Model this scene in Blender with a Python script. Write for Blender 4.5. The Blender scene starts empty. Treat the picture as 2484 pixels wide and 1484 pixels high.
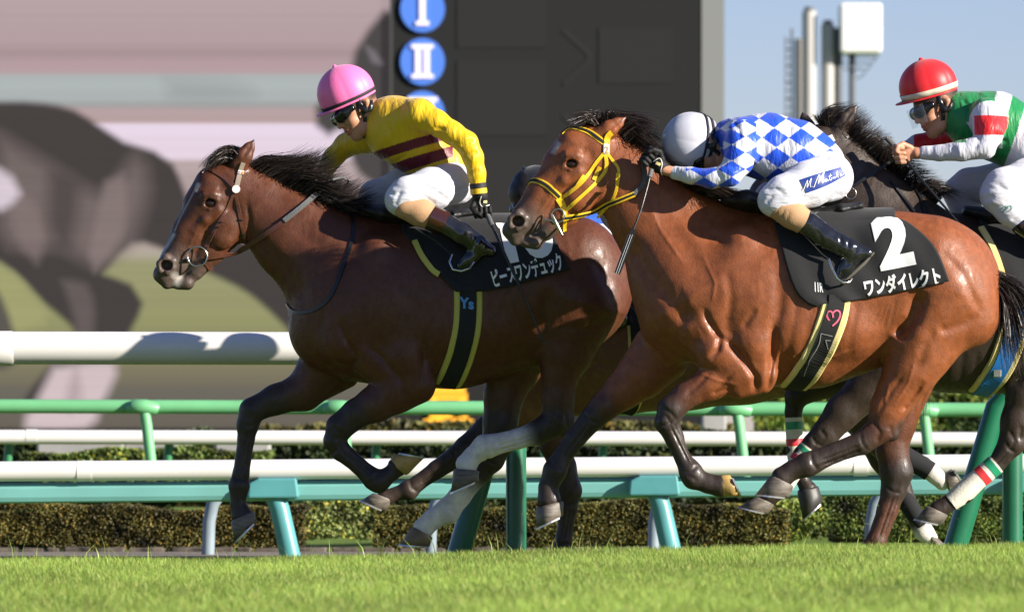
import bpy, math, random
import numpy as np
from mathutils import Vector
from mathutils.bvhtree import BVHTree
R = math.radians
random.seed(7); rng = np.random.default_rng(7)
S = bpy.context.scene; C = S.collection
# ---------------------------------------------------------------- camera, sky, sun, exposure
W, F, CAMY, HC, YH = 2484, 15600.0, -30.0, 0.55, 1050.0   # photo width, focal length in those pixels, camera place, eye height, horizon row
cam = bpy.data.cameras.new('camera'); camo = bpy.data.objects.new('camera', cam); C.objects.link(camo)
camo.location = (0, CAMY, HC); camo.rotation_euler = (R(90), 0, 0)
cam.sensor_width = 36; cam.lens = 36*F/W; cam.shift_y = (YH-742)/W
cam.clip_end = 5000; cam.clip_start = 0.5
cam.dof.use_dof = True; cam.dof.focus_distance = 30.9; cam.dof.aperture_fstop = 5.8
S.camera = camo
SUN = Vector((1.95, -1.0, 0.82)).normalized()
el = math.asin(SUN.z); az = math.atan2(SUN.x, SUN.y)
world = bpy.data.worlds.new('World'); S.world = world; world.use_nodes = True
wn = world.node_tree; bg = wn.nodes['Background']; sky = wn.nodes.new('ShaderNodeTexSky')
sky.sky_type = 'NISHITA'; sky.sun_disc = False; sky.sun_elevation = el; sky.sun_rotation = az
sky.air_density = 1.0; sky.dust_density = .25; sky.ozone_density = 3.0; sky.altitude = 500
tint = wn.nodes.new('ShaderNodeMix'); tint.data_type = 'RGBA'; tint.blend_type = 'MULTIPLY'; tint.inputs[0].default_value = 1; tint.inputs[7].default_value = (1.08, 1.0, 1.27, 1)
wn.links.new(sky.outputs[0], tint.inputs[6]); wn.links.new(tint.outputs[2], bg.inputs[0]); bg.inputs[1].default_value = 0.05
sl = bpy.data.lights.new('sun', 'SUN'); sl.energy = 5.0; sl.angle = R(0.5); sl.color = (1, 0.93, 0.82)
so = bpy.data.objects.new('sun', sl); C.objects.link(so); so.rotation_euler = SUN.to_track_quat('Z', 'Y').to_euler()
S.view_settings.view_transform = 'Standard'; S.view_settings.look = 'None'; S.view_settings.exposure = 1.12; S.view_settings.gamma = 1
S.cycles.use_denoising = True; S.cycles.max_bounces = 5

def P(px, py, y=0.0):            # point at depth y seen at this place in the photograph
    k = (y-CAMY)/F
    return Vector(((px-1242)*k, y, HC+(YH-py)*k))
def srgb(r, g, b):
    return tuple(((c/255)/12.92 if c/255 <= .04045 else ((c/255+.055)/1.055)**2.4) for c in (r, g, b))

# ---------------------------------------------------------------- materials
MC = {}
def mat(name, col=(.5, .5, .5), rough=.6, spec=.5, metal=0, bump=0, bscale=60, attr=False, coat=0, sheen=0, emit=None, alpha=1, trans=0, var=0, stretch=None, sub=0, detail=4):
    if name in MC: return MC[name]
    m = bpy.data.materials.new(name); m.use_nodes = True; n = m.node_tree; p = n.nodes['Principled BSDF']
    p.inputs['Base Color'].default_value = (*col, 1); p.inputs['Roughness'].default_value = rough
    p.inputs['Specular IOR Level'].default_value = spec; p.inputs['Metallic'].default_value = metal
    p.inputs['Coat Weight'].default_value = coat; p.inputs['Coat Roughness'].default_value = .15
    p.inputs['Sheen Weight'].default_value = sheen; p.inputs['Alpha'].default_value = alpha
    p.inputs['Transmission Weight'].default_value = trans
    src = None
    if attr:
        a = n.nodes.new('ShaderNodeAttribute'); a.attribute_name = 'col'; src = a.outputs['Color']
    tc = n.nodes.new('ShaderNodeTexCoord'); co = tc.outputs['Object']
    if stretch:
        mp = n.nodes.new('ShaderNodeMapping'); mp.inputs['Rotation'].default_value = (0, stretch[3] if len(stretch) > 3 else 0, 0); mp.inputs['Scale'].default_value = stretch[:3]
        n.links.new(co, mp.inputs[0]); co = mp.outputs[0]
    if var:
        nz = n.nodes.new('ShaderNodeTexNoise'); nz.inputs['Scale'].default_value = bscale*.25; nz.inputs['Detail'].default_value = 5
        n.links.new(co, nz.inputs['Vector'])
        mr = n.nodes.new('ShaderNodeMapRange'); mr.inputs[1].default_value = .3; mr.inputs[2].default_value = .7; mr.inputs[3].default_value = 1-var; mr.inputs[4].default_value = 1+var
        n.links.new(nz.outputs[0], mr.inputs[0])
        mx = n.nodes.new('ShaderNodeMix'); mx.data_type = 'RGBA'; mx.blend_type = 'MULTIPLY'; mx.inputs[0].default_value = 1
        if src: n.links.new(src, mx.inputs[6])
        else: mx.inputs[6].default_value = (*col, 1)
        n.links.new(mr.outputs[0], mx.inputs[7]); src = mx.outputs[2]
    if src: n.links.new(src, p.inputs['Base Color'])
    if bump:
        nb = n.nodes.new('ShaderNodeTexNoise'); nb.inputs['Scale'].default_value = bscale; nb.inputs['Detail'].default_value = detail
        n.links.new(co, nb.inputs['Vector'])
        b = n.nodes.new('ShaderNodeBump'); b.inputs['Strength'].default_value = 1; b.inputs['Distance'].default_value = bump
        n.links.new(nb.outputs[0], b.inputs['Height']); n.links.new(b.outputs[0], p.inputs['Normal'])
    if emit is not None:
        p.inputs['Emission Strength'].default_value = emit
        if src: n.links.new(src, p.inputs['Emission Color'])
        else: p.inputs['Emission Color'].default_value = (*col, 1)
    MC[name] = m; return m

# ---------------------------------------------------------------- object helpers
def tag(o, label=None, cat=None, group=None, kind=None):
    if label: o['label'] = label
    if cat: o['category'] = cat
    if group: o['group'] = group
    if kind: o['kind'] = kind
    return o
def empty(name, loc, label, cat, group=None):
    o = bpy.data.objects.new(name, None); C.objects.link(o); o.location = loc; o.empty_display_size = .2
    return tag(o, label, cat, group)
def link(name, me, m, parent=None, smooth=True):
    o = bpy.data.objects.new(name, me); C.objects.link(o)
    if m is not None and not me.materials:
        for x in (m if isinstance(m, (list, tuple)) else [m]): me.materials.append(x)
    if parent:
        o.parent = parent; o.matrix_parent_inverse.identity(); o.location = -Vector(parent_world(parent))
    if smooth: me.polygons.foreach_set('use_smooth', [True]*len(me.polygons))
    return o
def parent_world(p):
    v = Vector((0, 0, 0))
    while p: v = v+p.location; p = p.parent
    return v
def npmesh(name, verts, quads=None, tris=None, colors=None):
    verts = np.asarray(verts, np.float32).reshape(-1, 3)
    quads = np.zeros((0, 4), np.int32) if quads is None else np.asarray(quads, np.int32).reshape(-1, 4)
    tris = np.zeros((0, 3), np.int32) if tris is None else np.asarray(tris, np.int32).reshape(-1, 3)
    me = bpy.data.meshes.new(name); me.vertices.add(len(verts)); me.vertices.foreach_set('co', verts.ravel())
    idx = np.concatenate([quads.ravel(), tris.ravel()]); me.loops.add(len(idx)); me.loops.foreach_set('vertex_index', idx)
    st = np.concatenate([np.arange(len(quads))*4, len(quads)*4+np.arange(len(tris))*3]).astype(np.int32)
    me.polygons.add(len(st)); me.polygons.foreach_set('loop_start', st)
    me.update(calc_edges=True)
    if colors is not None:
        colors = np.asarray(colors, np.float32)
        if colors.shape[1] == 3: colors = np.hstack([colors, np.ones((len(colors), 1), np.float32)])
        a = me.color_attributes.new('col', 'FLOAT_COLOR', 'POINT'); a.data.foreach_set('color', colors.ravel().astype(np.float32))
    return me
class MB:                        # collects boxes and tubes into one mesh
    def __init__(s): s.v = []; s.f = []
    def add(s, v, f): n = len(s.v); s.v += [tuple(x) for x in v]; s.f += [tuple(i+n for i in q) for q in f]; return s
    def box(s, x0, x1, y0, y1, z0, z1):
        return s.add([(x, y, z) for z in (z0, z1) for y in (y0, y1) for x in (x0, x1)], [(0, 2, 3, 1), (4, 5, 7, 6), (0, 1, 5, 4), (2, 6, 7, 3), (0, 4, 6, 2), (1, 3, 7, 5)])
    def tube(s, pts, r, n=12, cap=True, flat=None):
        pts = [Vector(p) for p in pts]; rr = r if isinstance(r, (list, tuple)) else [r]*len(pts)
        v = []; f = []; up = None
        for i, p in enumerate(pts):
            t = (pts[min(i+1, len(pts)-1)]-pts[max(i-1, 0)]).normalized()
            if up is None: up = Vector((0, 0, 1)) if abs(t.z) < .9 else Vector((1, 0, 0))
            a = t.cross(up).normalized(); b = a.cross(t).normalized(); up = b
            for k in range(n):
                an = 2*math.pi*k/n; v.append(p+a*math.cos(an)*rr[i]+b*math.sin(an)*rr[i]*(flat or 1))
        for i in range(len(pts)-1):
            for k in range(n): f.append((i*n+k, i*n+(k+1) % n, (i+1)*n+(k+1) % n, (i+1)*n+k))
        if cap:
            m = len(v); v += v[:n]+v[(len(pts)-1)*n:len(pts)*n]; f.append(tuple(range(m, m+n))[::-1]); f.append(tuple(range(m+n, m+2*n)))
        return s.add(v, f)
    def build(s, name, m, parent=None, smooth=False, bevel=0):
        me = bpy.data.meshes.new(name); me.from_pydata(s.v, [], s.f); me.update()
        o = link(name, me, m, parent, smooth)
        if smooth:
            md = None
        if bevel:
            b = o.modifiers.new('bevel', 'BEVEL'); b.width = bevel; b.segments = 2
        return o

# ---------------------------------------------------------------- sculpting: smooth-blended strokes turned into one surface
def smin(a, b, k):
    if k <= 0: return np.minimum(a, b)
    h = np.maximum(k-np.abs(a-b), 0)/k
    return np.minimum(a, b)-h*h*k*.25
class Sculpt:
    def __init__(s, y0): s.y0 = y0; s.k0 = (y0-CAMY)/F; s.seg = []; s.cut = []; s.gro = []
    def w(s, px, py): k = s.k0; return ((px-1242)*k, HC+(YH-py)*k)
    def stroke(s, pts, sc=1.2, yo=0.0, k=.03, col='bay', both=False):
        n = len(pts); L = lambda q: list(q) if isinstance(q, (list, tuple)) else [q]*n
        sc, yo, col = L(sc), L(yo), L(col)
        for sg in ((1, -1) if both else (1,)):
            P_ = []
            for i, p in enumerate(pts):
                x, z = s.w(p[0], p[1]); P_.append((x, s.y0+yo[i]*sg, z, p[2]*s.k0, sc[i], PAL[col[i]] if isinstance(col[i], str) else col[i]))
            if n == 1: P_ = P_*2
            for a, b in zip(P_[:-1], P_[1:]): s.seg.append((a, b, k))
        return s
    def hole(s, px, py, yo, rx, ry, rz, k=.006):
        x, z = s.w(px, py); s.cut.append((x, s.y0+yo, z, rx*s.k0, ry*s.k0, rz*s.k0, k)); return s
    def groove(s, pts, depth, width, side='near'):
        s.gro.append(([s.w(*p) for p in pts], depth, width*s.k0, side)); return s
    @staticmethod
    def dist(sg, x, y, z):
        a, b, k = sg; sm = .5*(a[4]+b[4])
        bx, by, bz = b[0]-a[0], (b[1]-a[1])*sm, b[2]-a[2]; L2 = bx*bx+by*by+bz*bz
        if L2 < 1e-10: t = 0.0
        else: t = np.clip(((x-a[0])*bx+(y-a[1])*sm*by+(z-a[2])*bz)/L2, 0, 1)
        sc = a[4]+(b[4]-a[4])*t
        dx = x-(a[0]+(b[0]-a[0])*t); dy = (y-(a[1]+(b[1]-a[1])*t))*sc; dz = z-(a[2]+(b[2]-a[2])*t)
        return np.sqrt(dx*dx+dy*dy+dz*dz)-(a[3]+(b[3]-a[3])*t), t
    def mesh(s, name, h, colorfn=None, sm=2, noise=0):
        lo = np.array([1e9]*3); hi = -lo; bbs = []
        for a, b, k in s.seg:
            m = k+4*h; l = []; u = []
            for i, q in enumerate((0, 1, 2)):
                ra = a[3]/(a[4] if q == 1 and a[4] < 9 else 1) if q == 1 else a[3]; rb = b[3]/b[4] if q == 1 else b[3]
                l.append(min(a[q]-ra, b[q]-rb)-m); u.append(max(a[q]+ra, b[q]+rb)+m)
            bbs.append((np.array(l), np.array(u))); lo = np.minimum(lo, l); hi = np.maximum(hi, u)
        n = np.ceil((hi-lo)/h).astype(int)+1
        ax = [(lo[i]+np.arange(n[i])*h).astype(np.float32) for i in range(3)]
        V = np.full(n, .5, np.float32)
        def sub(l, u):
            i0 = np.maximum(((l-lo)/h).astype(int), 0); i1 = np.minimum(((u-lo)/h).astype(int)+2, n)
            return tuple(slice(i0[q], i1[q]) for q in range(3)), ax[0][i0[0]:i1[0], None, None], ax[1][None, i0[1]:i1[1], None], ax[2][None, None, i0[2]:i1[2]]
        for sg, (l, u) in zip(s.seg, bbs):
            sl_, x, y, z = sub(l, u); d, _ = s.dist(sg, x, y, z)
            V[sl_] = smin(V[sl_], d, sg[2])
        for pl, dep, wd, side in s.gro:
            pl = np.array(pl); m = 2.6*wd
            l = np.array([pl[:, 0].min()-m, lo[1], pl[:, 1].min()-m]); u = np.array([pl[:, 0].max()+m, hi[1], pl[:, 1].max()+m])
            sl_, x, y, z = sub(l, u); dm = None; nn = len(pl)-1
            for i in range(nn):
                a, b = pl[i], pl[i+1]; e = b-a; L2 = (e*e).sum()+1e-12
                t = np.clip(((x-a[0])*e[0]+(z-a[1])*e[1])/L2, 0, 1)
                tt = (i+t)/nn; fade = np.clip(np.minimum(tt, 1-tt)*5, .0, 1)
                d = ((x-a[0]-t*e[0])**2+(z-a[1]-t*e[1])**2)/wd**2
                g = np.exp(-d)*fade
                dm = g if dm is None else np.maximum(dm, g)
            if side == 'near': mk = np.clip((s.y0-.01-y)/.05, 0, 1)
            elif side == 'far': mk = np.clip((y-s.y0-.01)/.05, 0, 1)
            elif side == 'all': mk = np.ones_like(y)
            else: mk = np.clip((np.abs(y-s.y0)-.01)/.05, 0, 1)
            V[sl_] += (dep*dm*mk).astype(np.float32)
        for cx, cy, cz, rx, ry, rz, k in s.cut:
            m = max(rx, ry, rz)+.03
            sl_, x, y, z = sub(np.array([cx-m, cy-m, cz-m]), np.array([cx+m, cy+m, cz+m]))
            d = (np.sqrt(((x-cx)/rx)**2+((y-cy)/ry)**2+((z-cz)/rz)**2)-1)*min(rx, ry, rz)
            V[sl_] = -smin(-V[sl_], d, k)
        ins = V < 0
        cs = ins[:-1, :-1, :-1].astype(np.int8)
        tot = np.zeros_like(cs)
        for dx in (0, 1):
            for dy in (0, 1):
                for dz in (0, 1): tot += ins[dx:n[0]-1+dx, dy:n[1]-1+dy, dz:n[2]-1+dz]
        act = (tot > 0) & (tot < 8); idx = np.argwhere(act); vid = np.full(act.shape, -1, np.int32); vid[act] = np.arange(len(idx))
        acc = np.zeros((len(idx), 3)); cnt = np.zeros(len(idx)); i, j, kk = idx.T
        for d in range(3):
            o1, o2 = [q for q in range(3) if q != d]
            for a in (0, 1):
                for b in (0, 1):
                    p = np.array([i, j, kk]); p[o1] += a; p[o2] += b; q = p.copy(); q[d] += 1
                    v0 = V[p[0], p[1], p[2]]; v1 = V[q[0], q[1], q[2]]; cr = (v0 < 0) != (v1 < 0)
                    t = np.where(cr, v0/np.where(cr, v0-v1, 1), 0)
                    pos = p.astype(float); pos[d] += t
                    acc[cr] += pos.T[cr]; cnt[cr] += 1
        verts = lo+acc/cnt[:, None]*h
        Q = []
        for d in range(3):
            o1, o2 = (d+1) % 3, (d+2) % 3
            A = [slice(None)]*3; B = [slice(None)]*3; A[d] = slice(0, -1); B[d] = slice(1, None)
            cr = ins[tuple(A)] != ins[tuple(B)]; e = np.argwhere(cr)
            e = e[(e[:, o1] > 0) & (e[:, o2] > 0) & (e[:, o1] < n[o1]-1) & (e[:, o2] < n[o2]-1)]
            fl = ins[e[:, 0], e[:, 1], e[:, 2]]
            def at(a, b):
                p = e.copy(); p[:, o1] -= a; p[:, o2] -= b; return vid[p[:, 0], p[:, 1], p[:, 2]]
            q = np.stack([at(1, 1), at(0, 1), at(0, 0), at(1, 0)], 1); q[~fl] = q[~fl][:, ::-1]; Q.append(q)
        Q = np.concatenate(Q)
        for _ in range(sm):          # light smoothing
            a = np.zeros_like(verts); c = np.zeros(len(verts))
            for u, v in ((0, 1), (1, 2), (2, 3), (3, 0)):
                for k_ in range(3):
                    a[:, k_] += np.bincount(Q[:, u], verts[Q[:, v], k_], len(verts))+np.bincount(Q[:, v], verts[Q[:, u], k_], len(verts))
                c += np.bincount(Q[:, u], minlength=len(verts))+np.bincount(Q[:, v], minlength=len(verts))
            verts = verts*.5+.5*a/np.maximum(c, 1)[:, None]
        col = s.colors(verts)
        px = 1242+verts[:, 0]/s.k0; py = YH-(verts[:, 2]-HC)/s.k0
        if colorfn is not None: col = colorfn(px, py, verts[:, 1]-s.y0, col)
        s.verts, s.quads = verts, Q
        return npmesh(name, verts, Q, colors=np.clip(col, 0, 1))
    def colors(s, v):
        x, y, z = v.T; num = np.zeros((len(v), 3)); den = np.zeros(len(v)); D = []
        for sg in s.seg:
            d, t = s.dist(sg, x, y, z); D.append(d)
        dmin = np.min(D, 0)
        for sg, d in zip(s.seg, D):
            _, t = s.dist(sg, x, y, z) if True else (0, 0)
            wgt = np.exp(-(d-dmin)/.008); t = np.broadcast_to(t, x.shape)[:, None]
            num += wgt[:, None]*(np.array(sg[0][5])*(1-t)+np.array(sg[1][5])*t); den += wgt
        return num/den[:, None]
    def bvh(s):
        return BVHTree.FromPolygons([tuple(v) for v in s.verts], [tuple(q) for q in s.quads])

CAMV = Vector((0, CAMY, HC))
def hit(bvh, px, py, y0=0):        # the point of a surface under this place of the photograph
    t = P(px, py, y0); d = (t-CAMV).normalized(); h = bvh.ray_cast(CAMV, d)
    return (h[0], h[1]) if h[0] is not None else (None, None)
def resample(pts, step):
    out = []; pts = [np.array(p, float) for p in pts]
    # catmull-rom through the points
    n = len(pts)
    for i in range(n-1):
        p0 = pts[max(i-1, 0)]; p1 = pts[i]; p2 = pts[i+1]; p3 = pts[min(i+2, n-1)]
        L = np.linalg.norm(p2-p1); m = max(1, int(L/step))
        for q in range(m):
            t = q/m; out.append(.5*((2*p1)+(-p0+p2)*t+(2*p0-5*p1+4*p2-p3)*t*t+(-p0+3*p1-3*p2+p3)*t**3))
    out.append(pts[-1]); return out
def ribbon(mb, P3, N3, width, th, taper=None):
    """strap: rectangular section swept along points P3 with outward normals N3"""
    n = len(P3); v = []; f = []
    for i in range(n):
        t = (P3[min(i+1, n-1)]-P3[max(i-1, 0)])
        t = t.normalized() if t.length > 1e-9 else Vector((1, 0, 0))
        nn = (N3[i]-t*N3[i].dot(t)); nn = nn.normalized() if nn.length > 1e-6 else Vector((0, -1, 0))
        s = t.cross(nn).normalized(); w_ = width*(taper[i] if taper else 1)/2
        v += [P3[i]-s*w_, P3[i]+s*w_, P3[i]+s*w_*.9+nn*th, P3[i]-s*w_*.9+nn*th]
    for i in range(n-1):
        a = i*4; b = a+4
        for k in range(4): f.append((a+k, a+(k+1) % 4, b+(k+1) % 4, b+k))
    f.append((3, 2, 1, 0)); f.append(tuple(range((n-1)*4, n*4)))
    mb.add(v, f); return mb
def strap_pts(bvh, y0, pts, lift=.003, step=5, mirror=False, smooth=2):
    """conform a traced line to the surface; misses are bridged"""
    q = resample(pts, step); Pn = []
    for p in q:
        h, nm = hit(bvh, p[0], p[1], y0); Pn.append((h, nm))
    ok = [i for i, a in enumerate(Pn) if a[0] is not None]
    if not ok: return None
    out = []; nrm = []
    for i, (h, nm) in enumerate(Pn):
        if h is None:
            j = min(ok, key=lambda a: abs(a-i)); yy = Pn[j][0].y; h = P(q[i][0], q[i][1], yy); nm = Pn[j][1]
        out.append(h+nm*lift); nrm.append(nm.copy())
    for _ in range(smooth):
        out = [out[0]]+[(out[i-1]+out[i]*2+out[i+1])/4 for i in range(1, len(out)-1)]+[out[-1]]
        nrm = [nrm[0]]+[(nrm[i-1]+nrm[i]*2+nrm[i+1]).normalized() for i in range(1, len(nrm)-1)]+[nrm[-1]]
    return out, nrm
def strap(bvh, y0, pts, width_px, th=.004, mb=None, lift=.001, both=False, step=5):
    mb = mb or MB(); r = strap_pts(bvh, y0, pts, lift, step)
    if r is None: return mb
    k = (y0-CAMY)/F; ribbon(mb, r[0], r[1], width_px*k, th)
    if both:
        m = lambda v: Vector((v.x, 2*y0-v.y, v.z)); mn = lambda v: Vector((v.x, -v.y, v.z))
        ribbon(mb, [m(p) for p in r[0]], [mn(p) for p in r[1]], width_px*k, th)
    return mb
def inpoly(px, py, poly):
    px = np.asarray(px, float); py = np.asarray(py, float); r = np.zeros(px.shape, bool); n = len(poly)
    for i in range(n):
        x1, y1 = poly[i]; x2, y2 = poly[(i+1) % n]
        if y1 == y2: continue
        r ^= ((y1 > py) != (y2 > py)) & (px < (x2-x1)*(py-y1)/(y2-y1)+x1)
    return r
def polydist(px, py, poly):        # signed: negative inside
    d = np.full(np.shape(px), 1e9); n = len(poly)
    for i in range(n):
        a = np.array(poly[i], float); b = np.array(poly[(i+1) % n], float); e = b-a
        t = np.clip(((px-a[0])*e[0]+(py-a[1])*e[1])/((e*e).sum()+1e-9), 0, 1)
        d = np.minimum(d, np.hypot(px-a[0]-t*e[0], py-a[1]-t*e[1]))
    return np.where(inpoly(px, py, poly), -d, d)
def soft(d, w): return np.clip(.5-d/(2*w), 0, 1)

def hair(name, y0, guides, n, m, parent, width=.003, jit=5, yj=.03, step=5, curl=0.0, gray=0, seed=1):
    """guides: list of polylines [(px,py,yo)...]; strands are blended between neighbouring guides"""
    r = np.random.default_rng(seed); K = 9; G = []
    for g in guides:
        g = [np.array(p, float) for p in g]; q = resample(g, 1e9 if len(g) < 3 else 6)
        q = np.array(q); t = np.linspace(0, len(q)-1, K); i0 = np.minimum(t.astype(int), len(q)-2); f = (t-i0)[:, None]
        G.append(q[i0]*(1-f)+q[i0+1]*f)
    G = np.array(G); k = (y0-CAMY)/F; ng = len(G)
    u = r.random(n)*(ng-1) if ng > 1 else np.zeros(n); i0 = np.minimum(u.astype(int), max(ng-2, 0)); f = (u-i0)[:, None, None]
    Pn = G[i0]*(1-f)+G[np.minimum(i0+1, ng-1)]*f
    ln = r.uniform(.55, 1.08, n); tt = np.linspace(0, 1, K)
    base = Pn[:, :1]; Pn = base+(Pn-base)*ln[:, None, None]
    cl = r.normal(size=(n//22+1, 2))[r.integers(0, n//22+1, n)]      # clumps
    grow = (tt**1.3)[None, :, None]
    off = np.zeros((n, K, 3)); off[:, :, :2] = (r.normal(size=(n, 1, 2))*jit*.20+cl[:, None, :]*jit*1.05)*(.25+grow)
    off[:, :, 2] = r.normal(size=(n, 1))*yj*.5
    off[:, :, 2] += (cl[:, :1]*yj*.7)*tt[None]
    ph = r.random((n, 1))*6.28; off[:, :, 1] += np.sin(tt[None]*5+ph)*jit*curl*tt[None]
    Pn = Pn+off
    x = (Pn[..., 0]-1242)*k; z = HC+(YH-Pn[..., 1])*k; y = y0+Pn[..., 2]
    X = np.stack([x, y, z], -1); T = np.gradient(X, axis=1); T /= np.linalg.norm(T, axis=2, keepdims=True)+1e-9
    rd = r.normal(size=(n, 1, 3)); rd[..., 1] *= .3; sd = np.cross(T, rd); sd /= np.linalg.norm(sd, axis=2, keepdims=True)+1e-9
    w_ = (width*(1-.85*tt**1.5))[None, :, None]*r.uniform(.6, 1.3, (n, 1, 1))*.5
    V = np.stack([X-sd*w_, X+sd*w_], 2).reshape(-1, 3)
    b = (np.arange(n)*K*2)[:, None]+(np.arange(K-1)*2)[None]; Q = np.stack([b, b+1, b+3, b+2], -1).reshape(-1, 4)
    cc = r.uniform(.6, 1.5, n)[:, None, None]*np.ones((n, K*2, 1)); 
    return link(name, npmesh(name, V, Q, colors=np.repeat(cc.reshape(-1, 1), 3, 1)*np.array(gray if isinstance(gray, tuple) else (.026, .019, .016))), m, parent)
def textmesh(body, size, bold=0.0, res=4):
    c = bpy.data.curves.new('t', 'FONT'); c.body = body; c.size = size; c.offset = bold; c.resolution_u = res; c.fill_mode = 'FRONT' if hasattr(c, 'fill_mode') else 'BOTH'
    o = bpy.data.objects.new('t', c); C.objects.link(o); bpy.context.view_layer.update()
    me = bpy.data.meshes.new_from_object(o); bpy.data.objects.remove(o)
    import bmesh; b = bmesh.new(); b.from_mesh(me); bmesh.ops.triangulate(b, faces=b.faces[:])
    for _ in range(4):
        e = [q for q in b.edges if q.calc_length() > .075]
        if not e: break
        bmesh.ops.subdivide_edges(b, edges=e, cuts=1); bmesh.ops.triangulate(b, faces=b.faces[:])
    b.to_mesh(me); b.free(); return me
# ---------------------------------------------------------------- ground
def groundz(x, y):                # turf crowns gently in front of the runners, drops to the outer course behind the rail
    k = (29.2)/F
    crest = HC-(1346-(x/k+1242)*0.0188-YH)*k-.058
    crest = crest+.006*np.sin(x*2.1+1)+.004*np.sin(x*5.3)
    z = np.where(y < -.8, crest, crest-.10*np.clip(y+.8, 0, 1.1)-.005*np.clip(y-.3, 0, 9))
    z = np.where(y > 4.2, crest-.13-.10*np.clip(y-4.2, 0, 1.6), z)
    return np.maximum(z, -.42-.0*x)
gx = np.concatenate([np.linspace(-900, -12, 12), np.linspace(-8, 8, 90), np.linspace(12, 900, 12)])
gy = np.concatenate([np.linspace(-60, -20, 5), np.linspace(-19, 4, 70), np.linspace(4.3, 9, 14), np.array([12, 16, 25, 50, 90, 200, 500, 2000])])
GX, GY = np.meshgrid(gx, gy, indexing='ij'); GZ = groundz(np.clip(GX, -8, 8), GY)
nx, ny = GX.shape; ii = np.arange(nx*ny).reshape(nx, ny)
q = np.stack([ii[:-1, :-1], ii[1:, :-1], ii[1:, 1:], ii[:-1, 1:]], -1).reshape(-1, 4)
tag(link('ground', npmesh('ground', np.stack([GX, GY, GZ], -1), q), mat('turf_soil', (.13, .19, .035), .95, .1, var=.35, bump=.01, bscale=40)), kind='structure')
def blades(name, n, yr, xr, hgt, wid, m, hcol, seed, zoff=0, pw=1.0, ok=None):
    r = np.random.default_rng(seed); y = yr[0]+(yr[1]-yr[0])*r.random(n)**pw
    half = (y-CAMY)*(W/2)/F+1.3; x = (r.random(n)*2-1)*half if xr is None else xr[0]+(xr[1]-xr[0])*r.random(n)
    z = groundz(x, y)+zoff
    patch = 1.3*np.sin(x*.9-y*.35+1)*np.sin(y*1.3+x*.4)+np.sin(x*1.9+y*.6)+np.sin(x*4.3-y*1.1+2)+np.sin(x*9.1+y*2.3)*.6
    h = hgt*r.uniform(.55, 1.05, n)*(1+.05*patch); a = r.random(n)*6.28; b = a+r.normal(size=n)*.6+1.57
    lean = h*r.uniform(.1, .75, n); wv = wid*r.uniform(.7, 1.4, n)/2
    lx, ly = np.cos(b)*lean, np.sin(b)*lean*.8; sx, sy = np.cos(a)*wv, np.sin(a)*wv
    V = np.stack([np.stack([x-sx, y-sy, z-.01], 1), np.stack([x+sx, y+sy, z-.01], 1),
                  np.stack([x+sx*.8+lx*.35, y+sy*.8+ly*.35, z+h*.6], 1), np.stack([x-sx*.8+lx*.35, y-sy*.8+ly*.35, z+h*.6], 1),
                  np.stack([x+lx, y+ly, z+h], 1)], 1)
    i = np.arange(n)*5; g = r.normal(size=n)
    base = np.array(hcol)[None]*(1+.16*g[:, None]+.10*patch[:, None]); yel = (r.random(n) < .13)[:, None]
    base = np.where(yel, np.array([.42, .40, .12])*(1+.2*g[:, None]), base)
    col = np.repeat(np.clip(base, .01, 1), 5, 0)
    return link(name, npmesh(name, V, np.stack([i, i+1, i+2, i+3], 1), np.stack([i+3, i+2, i+4], 1), col), m)
gm = mat('grass_blade', (.2, .3, .05), .5, .35, attr=True)
gt = gm.node_tree; tl = gt.nodes.new('ShaderNodeBsdfTranslucent'); ms = gt.nodes.new('ShaderNodeMixShader'); ms.inputs[0].default_value = .35
at_ = [x for x in gt.nodes if x.type == 'ATTRIBUTE'][0]; gt.links.new(at_.outputs[0], tl.inputs[0])
out_ = [x for x in gt.nodes if x.type == 'OUTPUT_MATERIAL'][0]
gt.links.new(gt.nodes['Principled BSDF'].outputs[0], ms.inputs[1]); gt.links.new(tl.outputs[0], ms.inputs[2]); gt.links.new(ms.outputs[0], out_.inputs[0])
tag(blades('grass', 400000, (-13.5, .2), None, .052, .0030, gm, (.25, .355, .062), 3, pw=.9), 'mown bright green racing turf in the foreground', 'grass', kind='stuff')
tag(blades('grass_stalks', 140, (-2.2, -.6), None, .14, .004, gm, (.33, .44, .10), 5), 'few taller grass stalks standing above the turf edge', 'grass', kind='stuff')

# gravel strip and stone kerb at the foot of the hedges
def stone(x, y, z, sx, sy, sz, r):
    v = []
    for a in (-1, 1):
        for b in (-1, 1):
            for c in (-1, 1): v.append((x+a*sx*r.uniform(.8, 1), y+b*sy*r.uniform(.8, 1), z+c*sz*r.uniform(.75, 1)))
    return v
rs = random.Random(4)
y = 10.2; k = (y-CAMY)/F; mb = MB(); xx = -9
while xx < 9:
    w_ = rs.uniform(.09, .30); mb.add(stone(xx+w_/2, y, P(0, 1338, y).z-.02, w_/2-.006, .09, .055, rs), [(0, 2, 3, 1), (4, 5, 7, 6), (0, 1, 5, 4), (2, 6, 7, 3), (0, 4, 6, 2), (1, 3, 7, 5)]); xx += w_
ko = mb.build('stone_kerb', mat('kerb_stone', (.085, .07, .055), .9, .2, var=.8, bump=.004, bscale=30), bevel=.012); tag(ko, kind='structure')
mb = MB(); mb.box(-14, 14, 8.6, 10.1, -.45, P(0, 1341, 9.6).z); tag(mb.build('gravel_path', mat('gravel', (.20, .17, .14), .9, .2, var=.5, bscale=200)), kind='structure')

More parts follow.
